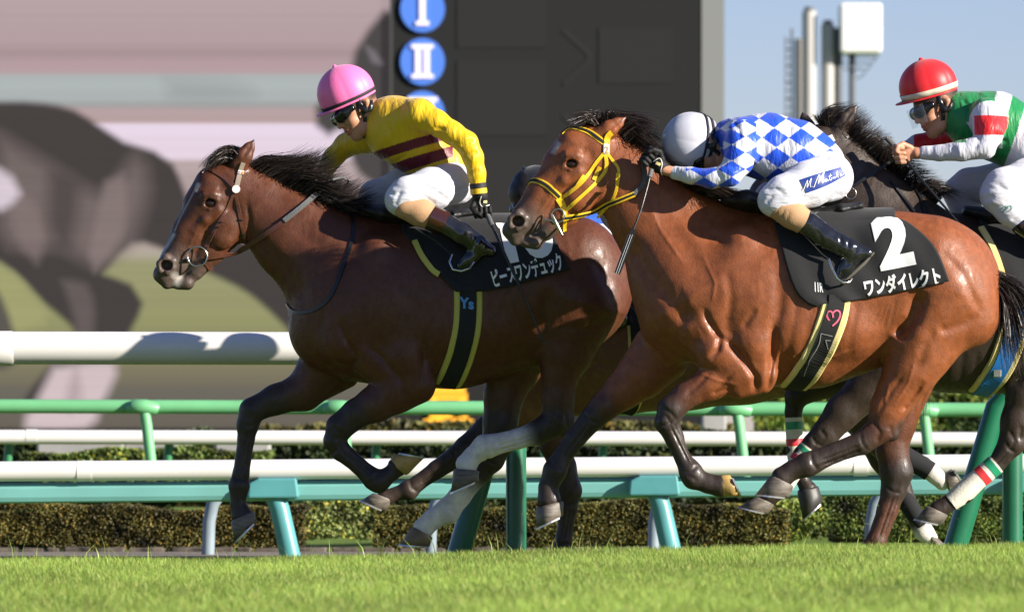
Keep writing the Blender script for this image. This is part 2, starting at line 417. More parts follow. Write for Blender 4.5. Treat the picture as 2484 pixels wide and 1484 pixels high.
# ---------------------------------------------------------------- rails
white = mat('rail_white', (.72, .69, .66), .35, .5, var=.04, bscale=8)
dgreen = mat('rail_post_green', (.010, .11, .055), .3, .6, var=.25, bscale=12)
lgreen = mat('rail_light_green', (.14, .40, .18), .4, .5, var=.15, bscale=8)
teal = mat('rail_teal', (.15, .37, .345), .42, .5, var=.12, bscale=6)
tealp = mat('rail_teal_post', (.08, .27, .28), .35, .5, var=.15, bscale=10)
greyp = mat('rail_grey_post', (.20, .25, .28), .4, .5, var=.2, bscale=10)
# inner running rail: white tube on dark green posts and braces
y = 3.1; k = (y-CAMY)/F
ra = empty('running_rail', P(1242, 845, y), 'thick white plastic running rail on dark green posts just behind the horses', 'rail')
MB().tube([P(-2400, 839, y), P(4900, 853, y)], 40*k, 32, True).build('rail_tube', white, ra, True)
for px in (28, 1258, 2490):
    MB().tube([P(px-26 if px > 100 else px-60, 845, y), P(px, 845, y), P(px+6, 845, y)], [42.5*k, 42.5*k, 40.6*k], 32).build('rail_sleeve', white, ra, True)
for px, bot in ((-1156, 1375), (48-1204+1156-1200+1200, 1375), (1252, 1360), (2456, 1345), (3660, 1330)):
    if -1000 < px < 200: continue
    MB().tube([P(px, 880, y+.1), P(px, 960, y+.1), P(px, bot+25, y+.1)], [22*k, 25*k, 25*k], 20).build('post', dgreen, ra, True)
    MB().tube([P(px-150, bot+20, y+.1), P(px-128, bot-55, y+.1), P(px-38, 985, y+.1), P(px-10, 955, y+.1)], [29*k, 29*k, 27*k, 24*k], 20).build('brace', dgreen, ra, True)
    MB().tube([P(px, 948, y+.1), P(px, 985, y+.1)], [31*k, 31*k], 20).build('post_collar', dgreen, ra, True)
# low double rail: white tube over a teal beam
y = 8.0; k = (y-CAMY)/F; sl_ = -17/2484
L = lambda px, py, yy=0: P(px, py+px*sl_, y+yy)
rb = empty('double_rail', L(700, 1200), 'low double rail with white tube above a teal beam and teal posts', 'rail')
MB().tube([L(-1800, 1144), L(4300, 1141)], 24.5*k, 24).build('white_tube', white, rb, True)
for px in (188, 1130, 2070): MB().tube([L(px, 1143.5), L(px+34, 1143.3)], 25.6*k, 24).build('tube_sleeve', white, rb, True)
m_ = MB(); a = L(-1800, 1174, .01); b = L(4300, 1164, .01); c = L(4300, 1213, .01); d = L(-1800, 1224, .01)
m_.add([a, b, c, d, a+Vector((0, .09, 0)), b+Vector((0, .09, 0)), c+Vector((0, .09, 0)), d+Vector((0, .09, 0))], [(0, 1, 2, 3), (4, 7, 6, 5), (0, 4, 5, 1), (2, 6, 7, 3), (1, 5, 6, 2), (0, 3, 7, 4)]); m_.build('teal_beam', teal, rb, bevel=.035)
for px in (-1190, -265, 655, 1580, 2505, 3430):
    m = MB(); v = [L(px-55, 1212, -.07), L(px-52, 1176, -.07), L(px-28, 1164, -.07), L(px+64, 1164, -.07), L(px+70, 1212, -.07)]
    m.add(v+[q+Vector((0, .2, 0)) for q in v], [(0, 1, 2, 3, 4), (9, 8, 7, 6, 5)]+[(i, i+5, (i+1) % 5+5, (i+1) % 5) for i in range(5)]); m.build('bracket', tealp, rb, bevel=.012)
    MB().tube([L(px+12, 1205, .02), L(px+24, 1240, .02), L(px+52, 1365, .02)], [24*k, 24*k, 25*k], 20).build('post', tealp, rb, True)
y = 9.2; k = (y-CAMY)/F
for px, rr in ((512, 16), (1052, 14), (1592, 15), (2118, 15)):
    g = MB().tube([P(px+22, 1195, y), P(px+4, 1222, y), P(px-5, 1265, y), P(px-8, 1360, y)], rr*k, 14).build('back_post', greyp, rb, True)
# further rails
y = 14.0; k = (y-CAMY)/F; G2 = lambda px, py, yy=0: P(px, py+px*9/2484, y+yy)
rc = empty('green_rail', G2(360, 990), 'light green rail with bent green posts in front of the dark hedge', 'rail')
MB().tube([G2(-1800, 985), G2(4300, 985)], 17*k, 20).build('rail_tube', lgreen, rc, True)
for px in (-1080, -605, -130, 340, 818, 1300, 1778, 2230, 2700, 3175):
    MB().tube([G2(px-28, 990, -.03), G2(px-14, 984, -.06), G2(px+14, 985, -.06), G2(px+40, 990, -.03)], [13*k, 18*k, 18*k, 15*k], 14).build('elbow', lgreen, rc, True)
    MB().tube([G2(px+10, 992, -.05), G2(px+16, 1030, -.05), G2(px+30, 1150, -.05)], 13.5*k, 14).build('post', lgreen, rc, True)
y = 15.2; k = (y-CAMY)/F
rd_ = empty('white_rail', P(360, 1060, y), 'plain white rail running behind the light green posts', 'rail')
MB().tube([P(-1800, 1055, y), P(4300, 1070, y)], 17.5*k, 20).build('rail_tube', white, rd_, True)
for px in (20, 408, 912, 1462, 1962, 2400):
    MB().tube([P(px+4, 1060, y+.1), P(px-4, 1150, y+.1)], 11*k, 12).build('post', mat('rail_mid_green', (.03, .17, .07), .4), rd_, True)
MB().tube([P(64, 1059, y), P(90, 1059, y)], 18.3*k, 20).build('sleeve', white, rd_, True)

# ---------------------------------------------------------------- hedges
lm = mat('hedge_leaf', (.08, .1, .03), .6, .3, attr=True)
def hedge(name, label, pxr, pyr, y0, dy, col, n, size, seed, cat='hedge', gap=None, group=None):
    r = np.random.default_rng(seed); k = (y0-CAMY)/F
    x0, x1 = (pxr[0]-1242)*k, (pxr[1]-1242)*k; z0, z1 = HC+(YH-pyr[1])*k, HC+(YH-pyr[0])*k
    t = empty(name, ((x0+x1)/2, y0+dy/2, z0), label, cat, group)
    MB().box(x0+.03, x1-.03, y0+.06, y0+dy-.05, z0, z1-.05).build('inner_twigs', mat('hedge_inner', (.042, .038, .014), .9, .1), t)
    x = x0+(x1-x0)*r.random(n); top = r.random(n) < .3
    bump = .03*np.sin(x*3.1+seed)+.02*np.sin(x*9.7)
    yy = np.where(top, y0+dy*r.random(n), y0+.08*r.random(n)); z = np.where(top, z1-.05*r.random(n), z0+(z1-z0)*r.random(n))+bump*((z1-z0)/.4)
    A = r.normal(size=(n, 3)); A /= np.linalg.norm(A, axis=1, keepdims=True); B = np.cross(A, r.normal(size=(n, 3))); B /= np.linalg.norm(B, axis=1, keepdims=True)
    s_ = size*r.uniform(.6, 1.3, n)[:, None]; c = np.stack([x, yy, z], 1)
    V = np.stack([c-A*s_, c-B*s_*.5, c+A*s_, c+B*s_*.5], 1)
    pch = 1.3*np.sin(x*5+seed)+1.3*np.sin(x*13+z*20)+1.2*np.sin(z*31+x*7)+1.2*np.sin(x*29-z*17)
    cl = np.array(col)[None]*(1+.12*r.normal(size=n)[:, None]+.20*pch[:, None])
    cl = np.where((r.random(n) < .12)[:, None], cl*np.array([2.0, 1.4, .8]), cl)
    i = np.arange(n)*4
    link('foliage', npmesh(name, V, np.stack([i, i+1, i+2, i+3], 1), None, np.repeat(np.clip(cl, .004, 1), 4, 0)), lm, t, False)
hedge('clipped_hedge', 'olive brown clipped hedge under the teal beam at the left', (-1500, 742), (1226, 1332), 10.6, .7, (.085, .075, .018), 110000, .0105, 11)
hedge('clipped_hedge', 'olive brown clipped hedge under the teal beam behind the middle posts', (905, 1915), (1222, 1330), 10.6, .7, (.08, .078, .018), 70000, .0105, 12)
hedge('clipped_hedge', 'fresh green clipped hedge low at the right behind the hind legs', (2010, 3600), (1196, 1316), 11.4, .7, (.09, .13, .026), 80000, .0105, 13)
hedge('low_shrub', 'pale green low shrub in the gap between two olive hedges', (735, 915), (1205, 1300), 13, .9, (.17, .20, .06), 8000, .02, 14, 'shrub')
hedge('low_shrub', 'yellowish green shrub between the olive hedge and the fresh green hedge', (1900, 2030), (1205, 1300), 13, .9, (.16, .21, .05), 6000, .02, 24, 'shrub')
hedge('dark_hedge', 'dark green hedge seen between the white rail and the double rail', (-300, 2800), (1060, 1230), 20, .9, (.022, .034, .010), 36000, .034, 15)
hedge('trimmed_hedge', 'low bright topped hedge in front of the grey blocks at the left', (60, 660), (1092, 1180), 18.6, .5, (.10, .14, .03), 14000, .02, 16)
hedge('trimmed_hedge', 'olive topped hedge below the foot of the dark board', (640, 1790), (1030, 1110), 30, .8, (.10, .095, .03), 14000, .045, 17)
hedge('trimmed_hedge', 'sunlit light green hedge low on the far right', (1830, 2900), (946, 1100), 40, 1, (.17, .23, .045), 20000, .045, 18)
hedge('trimmed_hedge', 'dark clipped hedge block on the far right beyond the green rail', (2312, 2420), (1000, 1090), 27, .8, (.035, .06, .015), 8000, .03, 19)
cb = mat('concrete', (.30, .29, .28), .9, .2, var=.12, bscale=10)
for i, (a, b, c_, d, yy, lb) in enumerate(((88, 300, 1068, 1120, 19.4, 'grey concrete block behind the rails at the far left'), (300, 462, 1068, 1120, 19.45, 'second grey concrete block from the left behind the rails'), (690, 1010-340, 1068, 1112, 19.4, None), (520, 655, 1068, 1120, 19.4, 'grey concrete block behind the rails beside the leading foreleg'), (1702, 1762, 1000, 1045, 28, 'small pale concrete block between the rails under the second horse'))):
    if lb is None: continue
    p = P(a, d, yy); q_ = P(b, c_, yy); tag(MB().box(p.x, q_.x, yy, yy+.3, p.z, q_.z).build('concrete_block', cb, bevel=.02), lb, 'block')

# ---------------------------------------------------------------- big video screen and result board
y = 80.0; k = (y-CAMY)/F
bd = empty('video_board', P(1200, 1040, y), 'huge outdoor racecourse screen with dark result board behind the horses', 'screen')
nxg, nyg = 330, 330
gpx, gpy = np.meshgrid(np.linspace(-260, 946, nxg), np.linspace(-260, 1038, nyg), indexing='ij')
def rows(stops):
    ys = [a for a, _ in stops]; cs = np.array([srgb(*c) for _, c in stops]); return np.stack([np.interp(gpy, ys, cs[:, i]) for i in range(3)], -1)
colr = rows([(-260, (176, 155, 160)), (60, (172, 151, 155)), (112, (170, 146, 149)), (128, (158, 134, 137)), (142, (166, 142, 147)), (176, (173, 148, 152)), (186, (165, 172, 172)), (240, (163, 170, 170)), (256, (150, 150, 150)), (266, (170, 148, 150)), (296, (175, 150, 150)), (304, (222, 205, 221)), (384, (220, 202, 216)), (394, (176, 158, 158)), (480, (160, 140, 140)), (585, (166, 148, 144)), (615, (165, 155, 140)), (640, (146, 144, 104)), (780, (138, 138, 92)), (880, (122, 116, 86)), (930, (104, 97, 80)), (945, (95, 90, 80)), (1038, (92, 84, 74))])
def over(poly, c, w_, a=1.0):
    global colr; poly = [tuple(p) for p in resample(list(poly)+[poly[0]], 30)][:-1]
    m_ = soft(polydist(gpx, gpy, poly), w_)[..., None]*a; colr = colr*(1-m_)+np.array(srgb(*c))*m_
over([(400, 190), (560, 200), (620, 230), (520, 250), (410, 240)], (140, 145, 145), 25, .6)
over([(-260, 250), (60, 248), (110, 252), (180, 268), (250, 312), (300, 345), (375, 368), (420, 400), (450, 470), (480, 540), (600, 590), (700, 680), (740, 840), (690, 790), (600, 710), (480, 650), (385, 600), (320, 590), (262, 650), (250, 665), (318, 690), (346, 735), (318, 800), (270, 900), (235, 990), (60, 990), (110, 900), (165, 830), (180, 800), (90, 720), (0, 640), (-260, 560)], (48, 40, 40), 9)
over([(0, 330), (120, 400), (250, 470), (330, 380), (360, 460), (310, 600), (230, 640), (150, 600), (60, 600), (0, 560)], (112, 97, 95), 28, .8)
over([(255, 440), (300, 420), (300, 560), (230, 660), (215, 620)], (128, 112, 110), 12, .7)
over([(20, 470), (70, 480), (110, 560), (90, 640), (50, 600)], (124, 108, 106), 14, .6)
over([(150, 680), (210, 690), (230, 760), (215, 860), (190, 860), (180, 770)], (104, 92, 90), 12, .6)
over([(120, 420), (190, 440), (170, 600), (120, 560)], (52, 43, 44), 22, .8)
over([(0, 640), (60, 690), (110, 760), (60, 800), (-260, 800), (-260, 600)], (150, 150, 100), 14)
over([(-10, 700), (20, 760), (40, 880), (-60, 880)], (75, 70, 64), 10)
over([(-30, 395), (30, 430), (50, 470), (5, 510), (-30, 500)], (205, 190, 200), 13)
over([(130, 890), (280, 880), (245, 985), (210, 1040), (60, 1040), (90, 970)], (200, 182, 184), 14)
over([(185, 890), (200, 960), (170, 1000), (160, 960)], (150, 130, 135), 14, .6)
over([(960, 26), (930, 30), (893, 75), (862, 125), (850, 180), (800, 225), (766, 262), (768, 305), (797, 328), (830, 310), (870, 420), (960, 420)], (58, 52, 54), 11)
over([(890, 115), (910, 130), (925, 155), (905, 150)], (140, 132, 142), 10, .7)
q = np.arange(nxg*nyg).reshape(nxg, nyg); q = np.stack([q[:-1, :-1], q[:-1, 1:], q[1:, 1:], q[1:, :-1]], -1).reshape(-1, 4)
scr = mat('screen_picture', (0, 0, 0), .9, .0, attr=True, emit=.49); 
# ray: the picture is lit by the panel's own diodes over a near black face
n_ = scr.node_tree; 
for l_ in [l for l in n_.links if l.to_socket.name == 'Base Color']: n_.links.remove(l_)
n_.nodes['Principled BSDF'].inputs['Base Color'].default_value = (.02, .02, .02, 1)
colr = colr*(1+.035*np.random.default_rng(5).normal(size=(1, nyg, 1)))
V = np.stack([(gpx-1242)*k, np.full_like(gpx, y-.02), HC+(YH-gpy)*k], -1)
link('screen', npmesh('screen', V, q, None, colr.reshape(-1, 3)), scr, bd, False)
MB().box((-280-1242)*k, (1702-1242)*k, y, y+1.2, HC+(YH-1060)*k, HC+(YH+300)*k).build('cabinet', mat('board_black', (.0165, .0165, .017), .7, .15), bd)
MB().box((946-1242)*k, (952-1242)*k, y-.1, y-.001, HC+(YH-1040)*k, HC+(YH+300)*k).build('divider', mat('board_edge', (.05, .05, .05), .5), bd)
MB().box((1702-1242)*k, (1757-1242)*k, y-.015, y+1.4, HC+(YH-1060)*k, HC+(YH+300)*k).build('side_column', mat('board_column', (.20, .205, .20), .6, .3), bd)
pan = mat('board_panel', (.0205, .0195, .020), .6, .15)
for py in (-135, 68-103, 70, 282, 492, 702):
    pass
for a, b in ((-60, 117), (148, 330), (360, 545), (575, 750)):
    MB().box((1108-1242)*k, (1325-1242)*k, y-.012, y-.004, HC+(YH-b)*k, HC+(YH-a)*k).build('name_panel', pan, bd)
for a, b in ((-160, -8), (68, 203), (272, 408), (476, 610)):
    MB().box((1452-1242)*k, (1632-1242)*k, y-.012, y-.004, HC+(YH-b)*k, HC+(YH-a)*k).build('margin_panel', pan, bd)
for cy in (140, 345):
    mm = MB(); ribbon(mm, [P(1365, cy-66, y-.004), P(1424, cy-12, y-.004), P(1430, cy, y-.004), P(1424, cy+12, y-.004), P(1365, cy+66, y-.004)], [Vector((0, -1, 0))]*5, .09, .006); mm.build('arrow_mark', pan, bd)
blu = mat('board_blue', srgb(72, 112, 196), .5, .2, emit=.12); wht = mat('board_white', srgb(215, 205, 225), .5, .2, emit=.2)
for i, cy in enumerate((22, 150, 278)):
    m = MB(); n = 48; c0 = P(1025, cy, y-.06)
    m.add([(c0.x+54*k*math.cos(2*math.pi*a/n), y-.06, c0.z+57*k*math.sin(2*math.pi*a/n)) for a in range(n)]+[(c0.x+54*k*math.cos(2*math.pi*a/n), y-.001, c0.z+57*k*math.sin(2*math.pi*a/n)) for a in range(n)], [tuple(range(n))]+[(a, a+n, (a+1) % n+n, (a+1) % n) for a in range(n)])
    d_ = m.build('rank_disc', blu, bd)
    m = MB(); nb = i+1; gap = 21; x0 = 1025-(nb-1)*gap/2
    for j in range(nb): cx = x0+j*gap; m.box((cx-7-1242)*k, (cx+7-1242)*k, y-.09, y-.062, HC+(YH-cy-33)*k, HC+(YH-cy+33)*k)
    for s_ in (-1, 1): m.box((x0-16-1242)*k, (x0+(nb-1)*gap+16-1242)*k, y-.095, y-.063, HC+(YH-cy-s_*36-5)*k, HC+(YH-cy-s_*36+5)*k)
    m.build('numeral', wht, bd)
yel = mat('board_yellow', srgb(226, 160, 48), .5, .2, emit=.28)
te = textmesh('員', 1, .045); sc_ = 114*k
for v in te.vertices: v.co = Vector((P(1031, 0, y).x+v.co.x*sc_, y-.07, P(0, 1018, y).z+v.co.y*sc_))
link('character', te, yel, bd, False)
# light mast cluster and white box far away on the right
y = 130.0; k = (y-CAMY)/F
pal = mat('mast_pale', (.42, .40, .38), .5, .4); dk = mat('mast_dark', (.10, .105, .115), .6, .3)
for px, top, rr, mm, lb in ((1940, 95, 12, mat('mast_grey', (.19, .18, .17), .5), 'dark grey mast at the left of the mast group'), (1963, 28, 17, pal, 'tallest pale mast of the group against the sky'), (2008, 60, 16, pal, 'second pale mast right of the tallest mast'), (2034, 68, 10, dk, 'thin dark mast beside the white box')):
    t = empty('mast', P(px, 1080, y), lb, 'mast', None)
    MB().tube([P(px, top, y), P(px, 1085, y)], rr*k, 16).build('pole', mm, t, True)
    if px in (1963, 2008): MB().tube([P(px, top-10, y), P(px, top, y)], rr*k*.7, 12).build('cap', dk, t, True)
t = empty('ladder_mast', P(1915, 1080, y), 'thin lattice mast with antenna rungs left of the mast group', 'mast')
MB().tube([P(1921, 70, y), P(1921, 1080, y)], 3*k, 8).build('pole', dk, t, True); MB().tube([P(1906, 90, y), P(1906, 310, y), P(1921, 350, y)], 2*k, 8).build('side_rod', dk, t, True)
m = MB()
for i in range(11): MB().tube([P(1904, 100+i*20, y), P(1923, 100+i*20, y)], 3.2*k if i % 2 else 2*k, 6).build('rung', dk, t)
pass
t = empty('equipment_mast', P(2066, 1080, y), 'mast carrying a big white box beneath the sky', 'mast')
MB().box(P(2036, 0, y).x, P(2136, 0, y).x, y-.5, y+.6, P(0, 131, y).z, P(0, 11, y).z).build('white_box', mat('mast_white', (.8, .79, .76), .5), t, bevel=.06)
MB().tube([P(2067, 131, y), P(2067, 1080, y)], 8*k, 12).build('pole', dk, t, True)
m = MB()
for i in range(3): m.tube([P(2050-i*2, 140+i*14, y), P(2125-i*14, 140+i*14, y-.2)], 2*k, 6)
m.tube([P(2130, 135, y), P(2092, 185, y), P(2066, 195, y)], 2*k, 6); m.build('bracket', dk, t)
# ---------------------------------------------------------------- horses
PAL = {'bay': (.205, .060, .0195), 'bay2': (.086, .026, .0105), 'brn': (.075, .028, .015), 'chs': (.17, .075, .042), 'drk': (.036, .023, .017), 'blk': (.028, .019, .015), 'muz': (.075, .052, .042), 'wht': (.62, .58, .54), 'skn': (.42, .20, .12), 'clo': (.5, .5, .5)}
VOX = .005
coat = mat('horse_coat', (.3, .1, .03),    .45, .38, attr=True, bump=.0016, bscale=110, var=.17, coat=.04, detail=8)
cn = coat.node_tree; cp = cn.nodes['Principled BSDF']
# two scales of relief: veins and skin folds over short hair
n2 = cn.nodes.new('ShaderNodeTexNoise'); n2.noise_type = 'RIDGED_MULTIFRACTAL'; n2.normalize = False; n2.inputs['Scale'].default_value = 7; n2.inputs['Detail'].default_value = 4; n2.inputs['Distortion'].default_value = .8
tc_ = [x for x in cn.nodes if x.type == 'TEX_COORD'][0]; mp_ = cn.nodes.new('ShaderNodeMapping'); mp_.inputs['Scale'].default_value = (1.6, 1, .8); mp_.inputs['Rotation'].default_value = (0, .5, 0)
cn.links.new(tc_.outputs['Object'], mp_.inputs[0]); cn.links.new(mp_.outputs[0], n2.inputs['Vector'])
b2 = cn.nodes.new('ShaderNodeBump'); b2.inputs['Strength'].default_value = .8; b2.inputs['Distance'].default_value = .0042
b1 = [x for x in cn.nodes if x.type == 'BUMP' and x != b2][0]
cn.links.new(n2.outputs[0], b2.inputs['Height']); cn.links.new(b1.outputs[0], b2.inputs['Normal']); cn.links.new(b2.outputs[0], cp.inputs['Normal'])
nr_ = cn.nodes.new('ShaderNodeTexNoise'); nr_.inputs['Scale'].default_value = 26; nr_.inputs['Detail'].default_value = 7; nr_.inputs['Roughness'].default_value = .7
mr_ = cn.nodes.new('ShaderNodeMapRange'); mr_.inputs[1].default_value = .35; mr_.inputs[2].default_value = .65; mr_.inputs[3].default_value = .33; mr_.inputs[4].default_value = .68
cn.links.new(mp_.outputs[0], nr_.inputs['Vector']); cn.links.new(nr_.outputs[0], mr_.inputs[0]); cn.links.new(mr_.outputs[0], cp.inputs['Roughness'])
hoofm = mat('hoof_horn', (.125, .105, .085), .5, .4, var=.4, bump=.0015, bscale=60, stretch=(1, 1, 6))
hoofy = mat('hoof_horn_yellow', (.34, .22, .07), .5, .4, var=.4, bump=.0015, bscale=60)
shoe = mat('horseshoe_metal', (.55, .55, .56), .35, .5, metal=.7)
hairm = mat('horse_hair', (.02, .02, .02), .38, .4, attr=True)
eyem = mat('horse_eye', (.012, .006, .004), .05, .45)
leatherb = mat('brown_leather', (.085, .030, .018), .35, .5, var=.2, bump=.0006, bscale=300)
leatherk = mat('black_leather', (.012, .012, .013), .3, .5, bump=.0006, bscale=300)
yelw = mat('yellow_webbing', (.80, .50, .02), .45, .4, var=.08, bump=.0005, bscale=400)
blkw = mat('black_webbing', (.015, .015, .015), .75, .3, bump=.0006, bscale=400)
steel = mat('steel', (.6, .58, .52), .22, .5, metal=1)
clothk = mat('black_cloth', (.014, .014, .015), .8, .3, bump=.001, bscale=150, sheen=.1)
whitep = mat('white_print', (.80, .80, .78), .6, .3)
cream = mat('cream_padding', (.70, .58, .24), .7, .3, bump=.001, bscale=120)
gript = mat('rubber_grip', (.10, .10, .10), .6, .3, bump=.003, bscale=220)

def head(s, T, c='bay', yaw=0):
    t = lambda q: [(*T(p[0], p[1]), p[2]*T.s) for p in q]
    s.stroke(t([(1450, 368, 56), (1388, 400, 62), (1325, 468, 47), (1275, 531, 36), (1252, 556, 29)]), [1.25, 1.28, 1.3, 1.25, 1.15], 0, .02, [c, c, c, 'muz', 'muz'])
    s.stroke(t([(1450, 345, 42), (1394, 353, 42), (1352, 396, 36)]), [1.1, 1.05, 1.1], 0, .02, c)
    s.stroke(t([(1418, 332, 30), (1462, 328, 30)]), 1.0, 0, .02, c)
    s.stroke(t([(1413, 462, 58), (1372, 512, 36), (1325, 562, 22)]), [1.5, 1.35, 1.2], 0, .025, [c, c, 'muz'])
    s.stroke(t([(1418, 455, 40), (1405, 482, 36)]), 2.2, .055, .012, c, both=True)          # cheek plate
    s.stroke(t([(1243, 560, 25), (1250, 582, 15)]), 1.0, 0, .015, 'muz')                     # upper lip
    s.stroke(t([(1300, 588, 18), (1278, 588, 14)]), 1.0, 0, .03, 'muz')                     # lower lip and chin
    s.stroke(t([(1398, 380, 12), (1376, 378, 11)]), 1.0, .085, .018, c, both=True)           # brow
    s.stroke(t([(1404, 420, 9), (1368, 438, 8), (1335, 462, 6)]), 1.0, [.078, .075, .064], .025, c, both=True)  # cheek bone
    s.stroke(t([(1258, 520, 12), (1240, 532, 9), (1238, 548, 8)]), 1.0, .052, .008, 'muz', both=True)     # nostril rim
    s.stroke(t([(1258, 520, 10), (1272, 530, 9), (1270, 546, 8), (1255, 556, 8)]), 1.0, .052, .008, 'muz', both=True)
    x, y = T(1256, 538)
    for sg in (-1, 1): s.hole(x, y, .060*sg, 15*T.s, 19*T.s, 13*T.s, .004)
    e = T(1385, 400)
    for sg in (-1, 1): s.hole(e[0], e[1], .098*sg, 14*T.s, 12*T.s, 11*T.s, .006)
    s.groove([T(*p) for p in ((1238, 592), (1275, 584), (1305, 565), (1322, 552))], .006, 2.6, 'both')      # mouth
    s.groove([T(*p) for p in ((1355, 425), (1320, 470), (1300, 505))], .003, 13, 'both')
    s.stroke(t([(1364, 402, 4), (1374, 391, 5), (1390, 387, 5), (1404, 395, 4)]), 1, [.084, .094, .097, .092], .006, c, both=True); s.stroke(t([(1366, 408, 3), (1382, 414, 4), (1400, 408, 3)]), 1, [.084, .091, .090], .006, c, both=True)
    s.groove([T(*p) for p in ((1410, 360), (1428, 372), (1432, 395))], .008, 11, 'both')                   # hollow above the eye
    s.groove([T(*p) for p in ((1476, 400), (1478, 450), (1470, 495), (1440, 532))], .012, 6, 'both')       # edge of the jowl
    for q_ in (((1405, 430), (1370, 452), (1345, 480), (1325, 515)), ((1350, 452), (1318, 500), (1298, 530)), ((1420, 500), (1395, 520), (1365, 530))): s.groove([T(*p) for p in q_], -.0032, 3, 'both')
    s.groove([T(*p) for p in ((1345, 490), (1330, 520), (1335, 545))], .004, 6, 'both')
    s.groove([T(*p) for p in ((1365, 470), (1395, 505), (1420, 510))], .003, 7, 'both')
class Tm:
    def __init__(s, eye, nose):
        a = math.atan2(537-398, 1258-1385); b = math.atan2(nose[1]-eye[1], nose[0]-eye[0]); s.s = math.hypot(nose[0]-eye[0], nose[1]-eye[1])/math.hypot(127, 139)
        s.c, s.n = math.cos(b-a), math.sin(b-a); s.e = eye
    def __call__(s, x, y): x -= 1385; y -= 398; return (s.e[0]+s.s*(x*s.c-y*s.n), s.e[1]+s.s*(x*s.n+y*s.c))
def ear(s, base, tip, yo, c, tipc='blk', e=1.0):
    bx, by = base; tx, ty = tip; L = lambda t, o=0: (bx+(tx-bx)*t, by+(ty-by)*t)
    s.stroke([(*L(-.1), 21*e), (*L(.3), 19*e), (*L(.65), 13*e), (*L(1.0), 3)], 1.5, [yo*.8, yo, yo, yo*.95], .008, [c, c, c, tipc])
    if yo < 0:
        h = L(.38, 0); dx, dy = (tx-bx), (ty-by); n = math.hypot(dx, dy)
        s.groove([L(.15), L(.5), L(.88)], .010, 5, 'near')
def hoof(parent, y0, yo, Ft, Rt, T_, H, m=None, shoed=True, clip=False):
    k = (y0-CAMY)/F; w3 = lambda p: Vector(((p[0]-1242)*k, y0+yo, HC+(YH-p[1])*k))
    a, b, c, d = map(w3, (Ft, Rt, T_, H)); N = 20; mb = MB(); v = []
    rows_ = [(a, b, .92), (a.lerp(c, .12), b.lerp(d, .12), 1.02), (a.lerp(c, .5), b.lerp(d, .5), 1.0), (c, d, 1.0)]
    hw = [(b-a).length*.46, (b-a).length*.5, (b-a).length*.52, max((d-c).length*.44, (b-a).length*.56)]
    for (f, r_, s_), h in zip(rows_, hw):
        ce = (f+r_)/2; ax = (r_-f)/2*s_
        for i in range(N):
            an = 2*math.pi*i/N; cx = math.cos(an); v.append(ce+ax*cx+Vector((0, h*math.sin(an)*(1-.12*(cx > 0)), 0)))
    f = [(r_*N+i, r_*N+(i+1) % N, (r_+1)*N+(i+1) % N, (r_+1)*N+i) for r_ in range(3) for i in range(N)]+[tuple(range(N))[::-1], tuple(range(3*N, 4*N))]
    mb.add(v, f); o = mb.build('hoof', m or hoofm, parent, True)
    if shoed:
        nrm = ((c-a)+(d-b)).normalized(); s_ = MB(); ce = (c+d)/2; ax = (d-c)/2; h = hw[3]; ring = []
        for i in range(15):
            an = math.pi+(-1+2*i/14)*2.35; p = ce+ax*1.03*math.cos(an)+Vector((0, h*1.03*math.sin(an), 0)); q = ce+ax*.72*math.cos(an)+Vector((0, h*.70*math.sin(an), 0))
            ring += [p, q, q+nrm*.009, p+nrm*.009]
        s_.add(ring, [(i*4+j, i*4+(j+1) % 4, i*4+4+(j+1) % 4, i*4+4+j) for i in range(14) for j in range(4)]+[(0, 1, 2, 3), (59, 58, 57, 56)])
        so_ = s_.build('horseshoe', shoe, o)
    return o
def eye_ball(s, bv, T, y0, parent):
    k = (y0-CAMY)/F; e = T(1385, 400)
    for sg in (-1, 1):
        me = bpy.data.meshes.new('eye'); import bmesh as bm_; b = bm_.new(); bm_.ops.create_uvsphere(b, u_segments=24, v_segments=16, radius=16.5*T.s*k); b.to_mesh(me); b.free()
        o = link('eye', me, eyem, parent); h, nm = hit(bv, e[0], e[1], y0); yy = (y0-h.y-.006 if h is not None else .07); o.location = Vector(o.location)+Vector(((e[0]-1242)*k, y0+sg*yy, HC+(YH-e[1])*k)); o.scale = (1.0, .8, .80)
def coons(L_, R_, T_, B_, nu, nv):
    def samp(c, n):
        c = np.array(resample(c, 1.0)); d = np.r_[0, np.cumsum(np.linalg.norm(np.diff(c, axis=0), axis=1))]; t = np.linspace(0, d[-1], n)
        return np.stack([np.interp(t, d, c[:, 0]), np.interp(t, d, c[:, 1])], 1)
    l, r, t, b = samp(L_, nv), samp(R_, nv), samp(T_, nu), samp(B_, nu)
    u = np.linspace(0, 1, nu)[None, :, None]; v = np.linspace(0, 1, nv)[:, None, None]
    S_ = (1-v)*t[None]+v*b[None]+(1-u)*l[:, None]+u*r[:, None]-((1-u)*(1-v)*t[0]+u*(1-v)*t[-1]+(1-u)*v*b[0]+u*v*b[-1])
    return S_
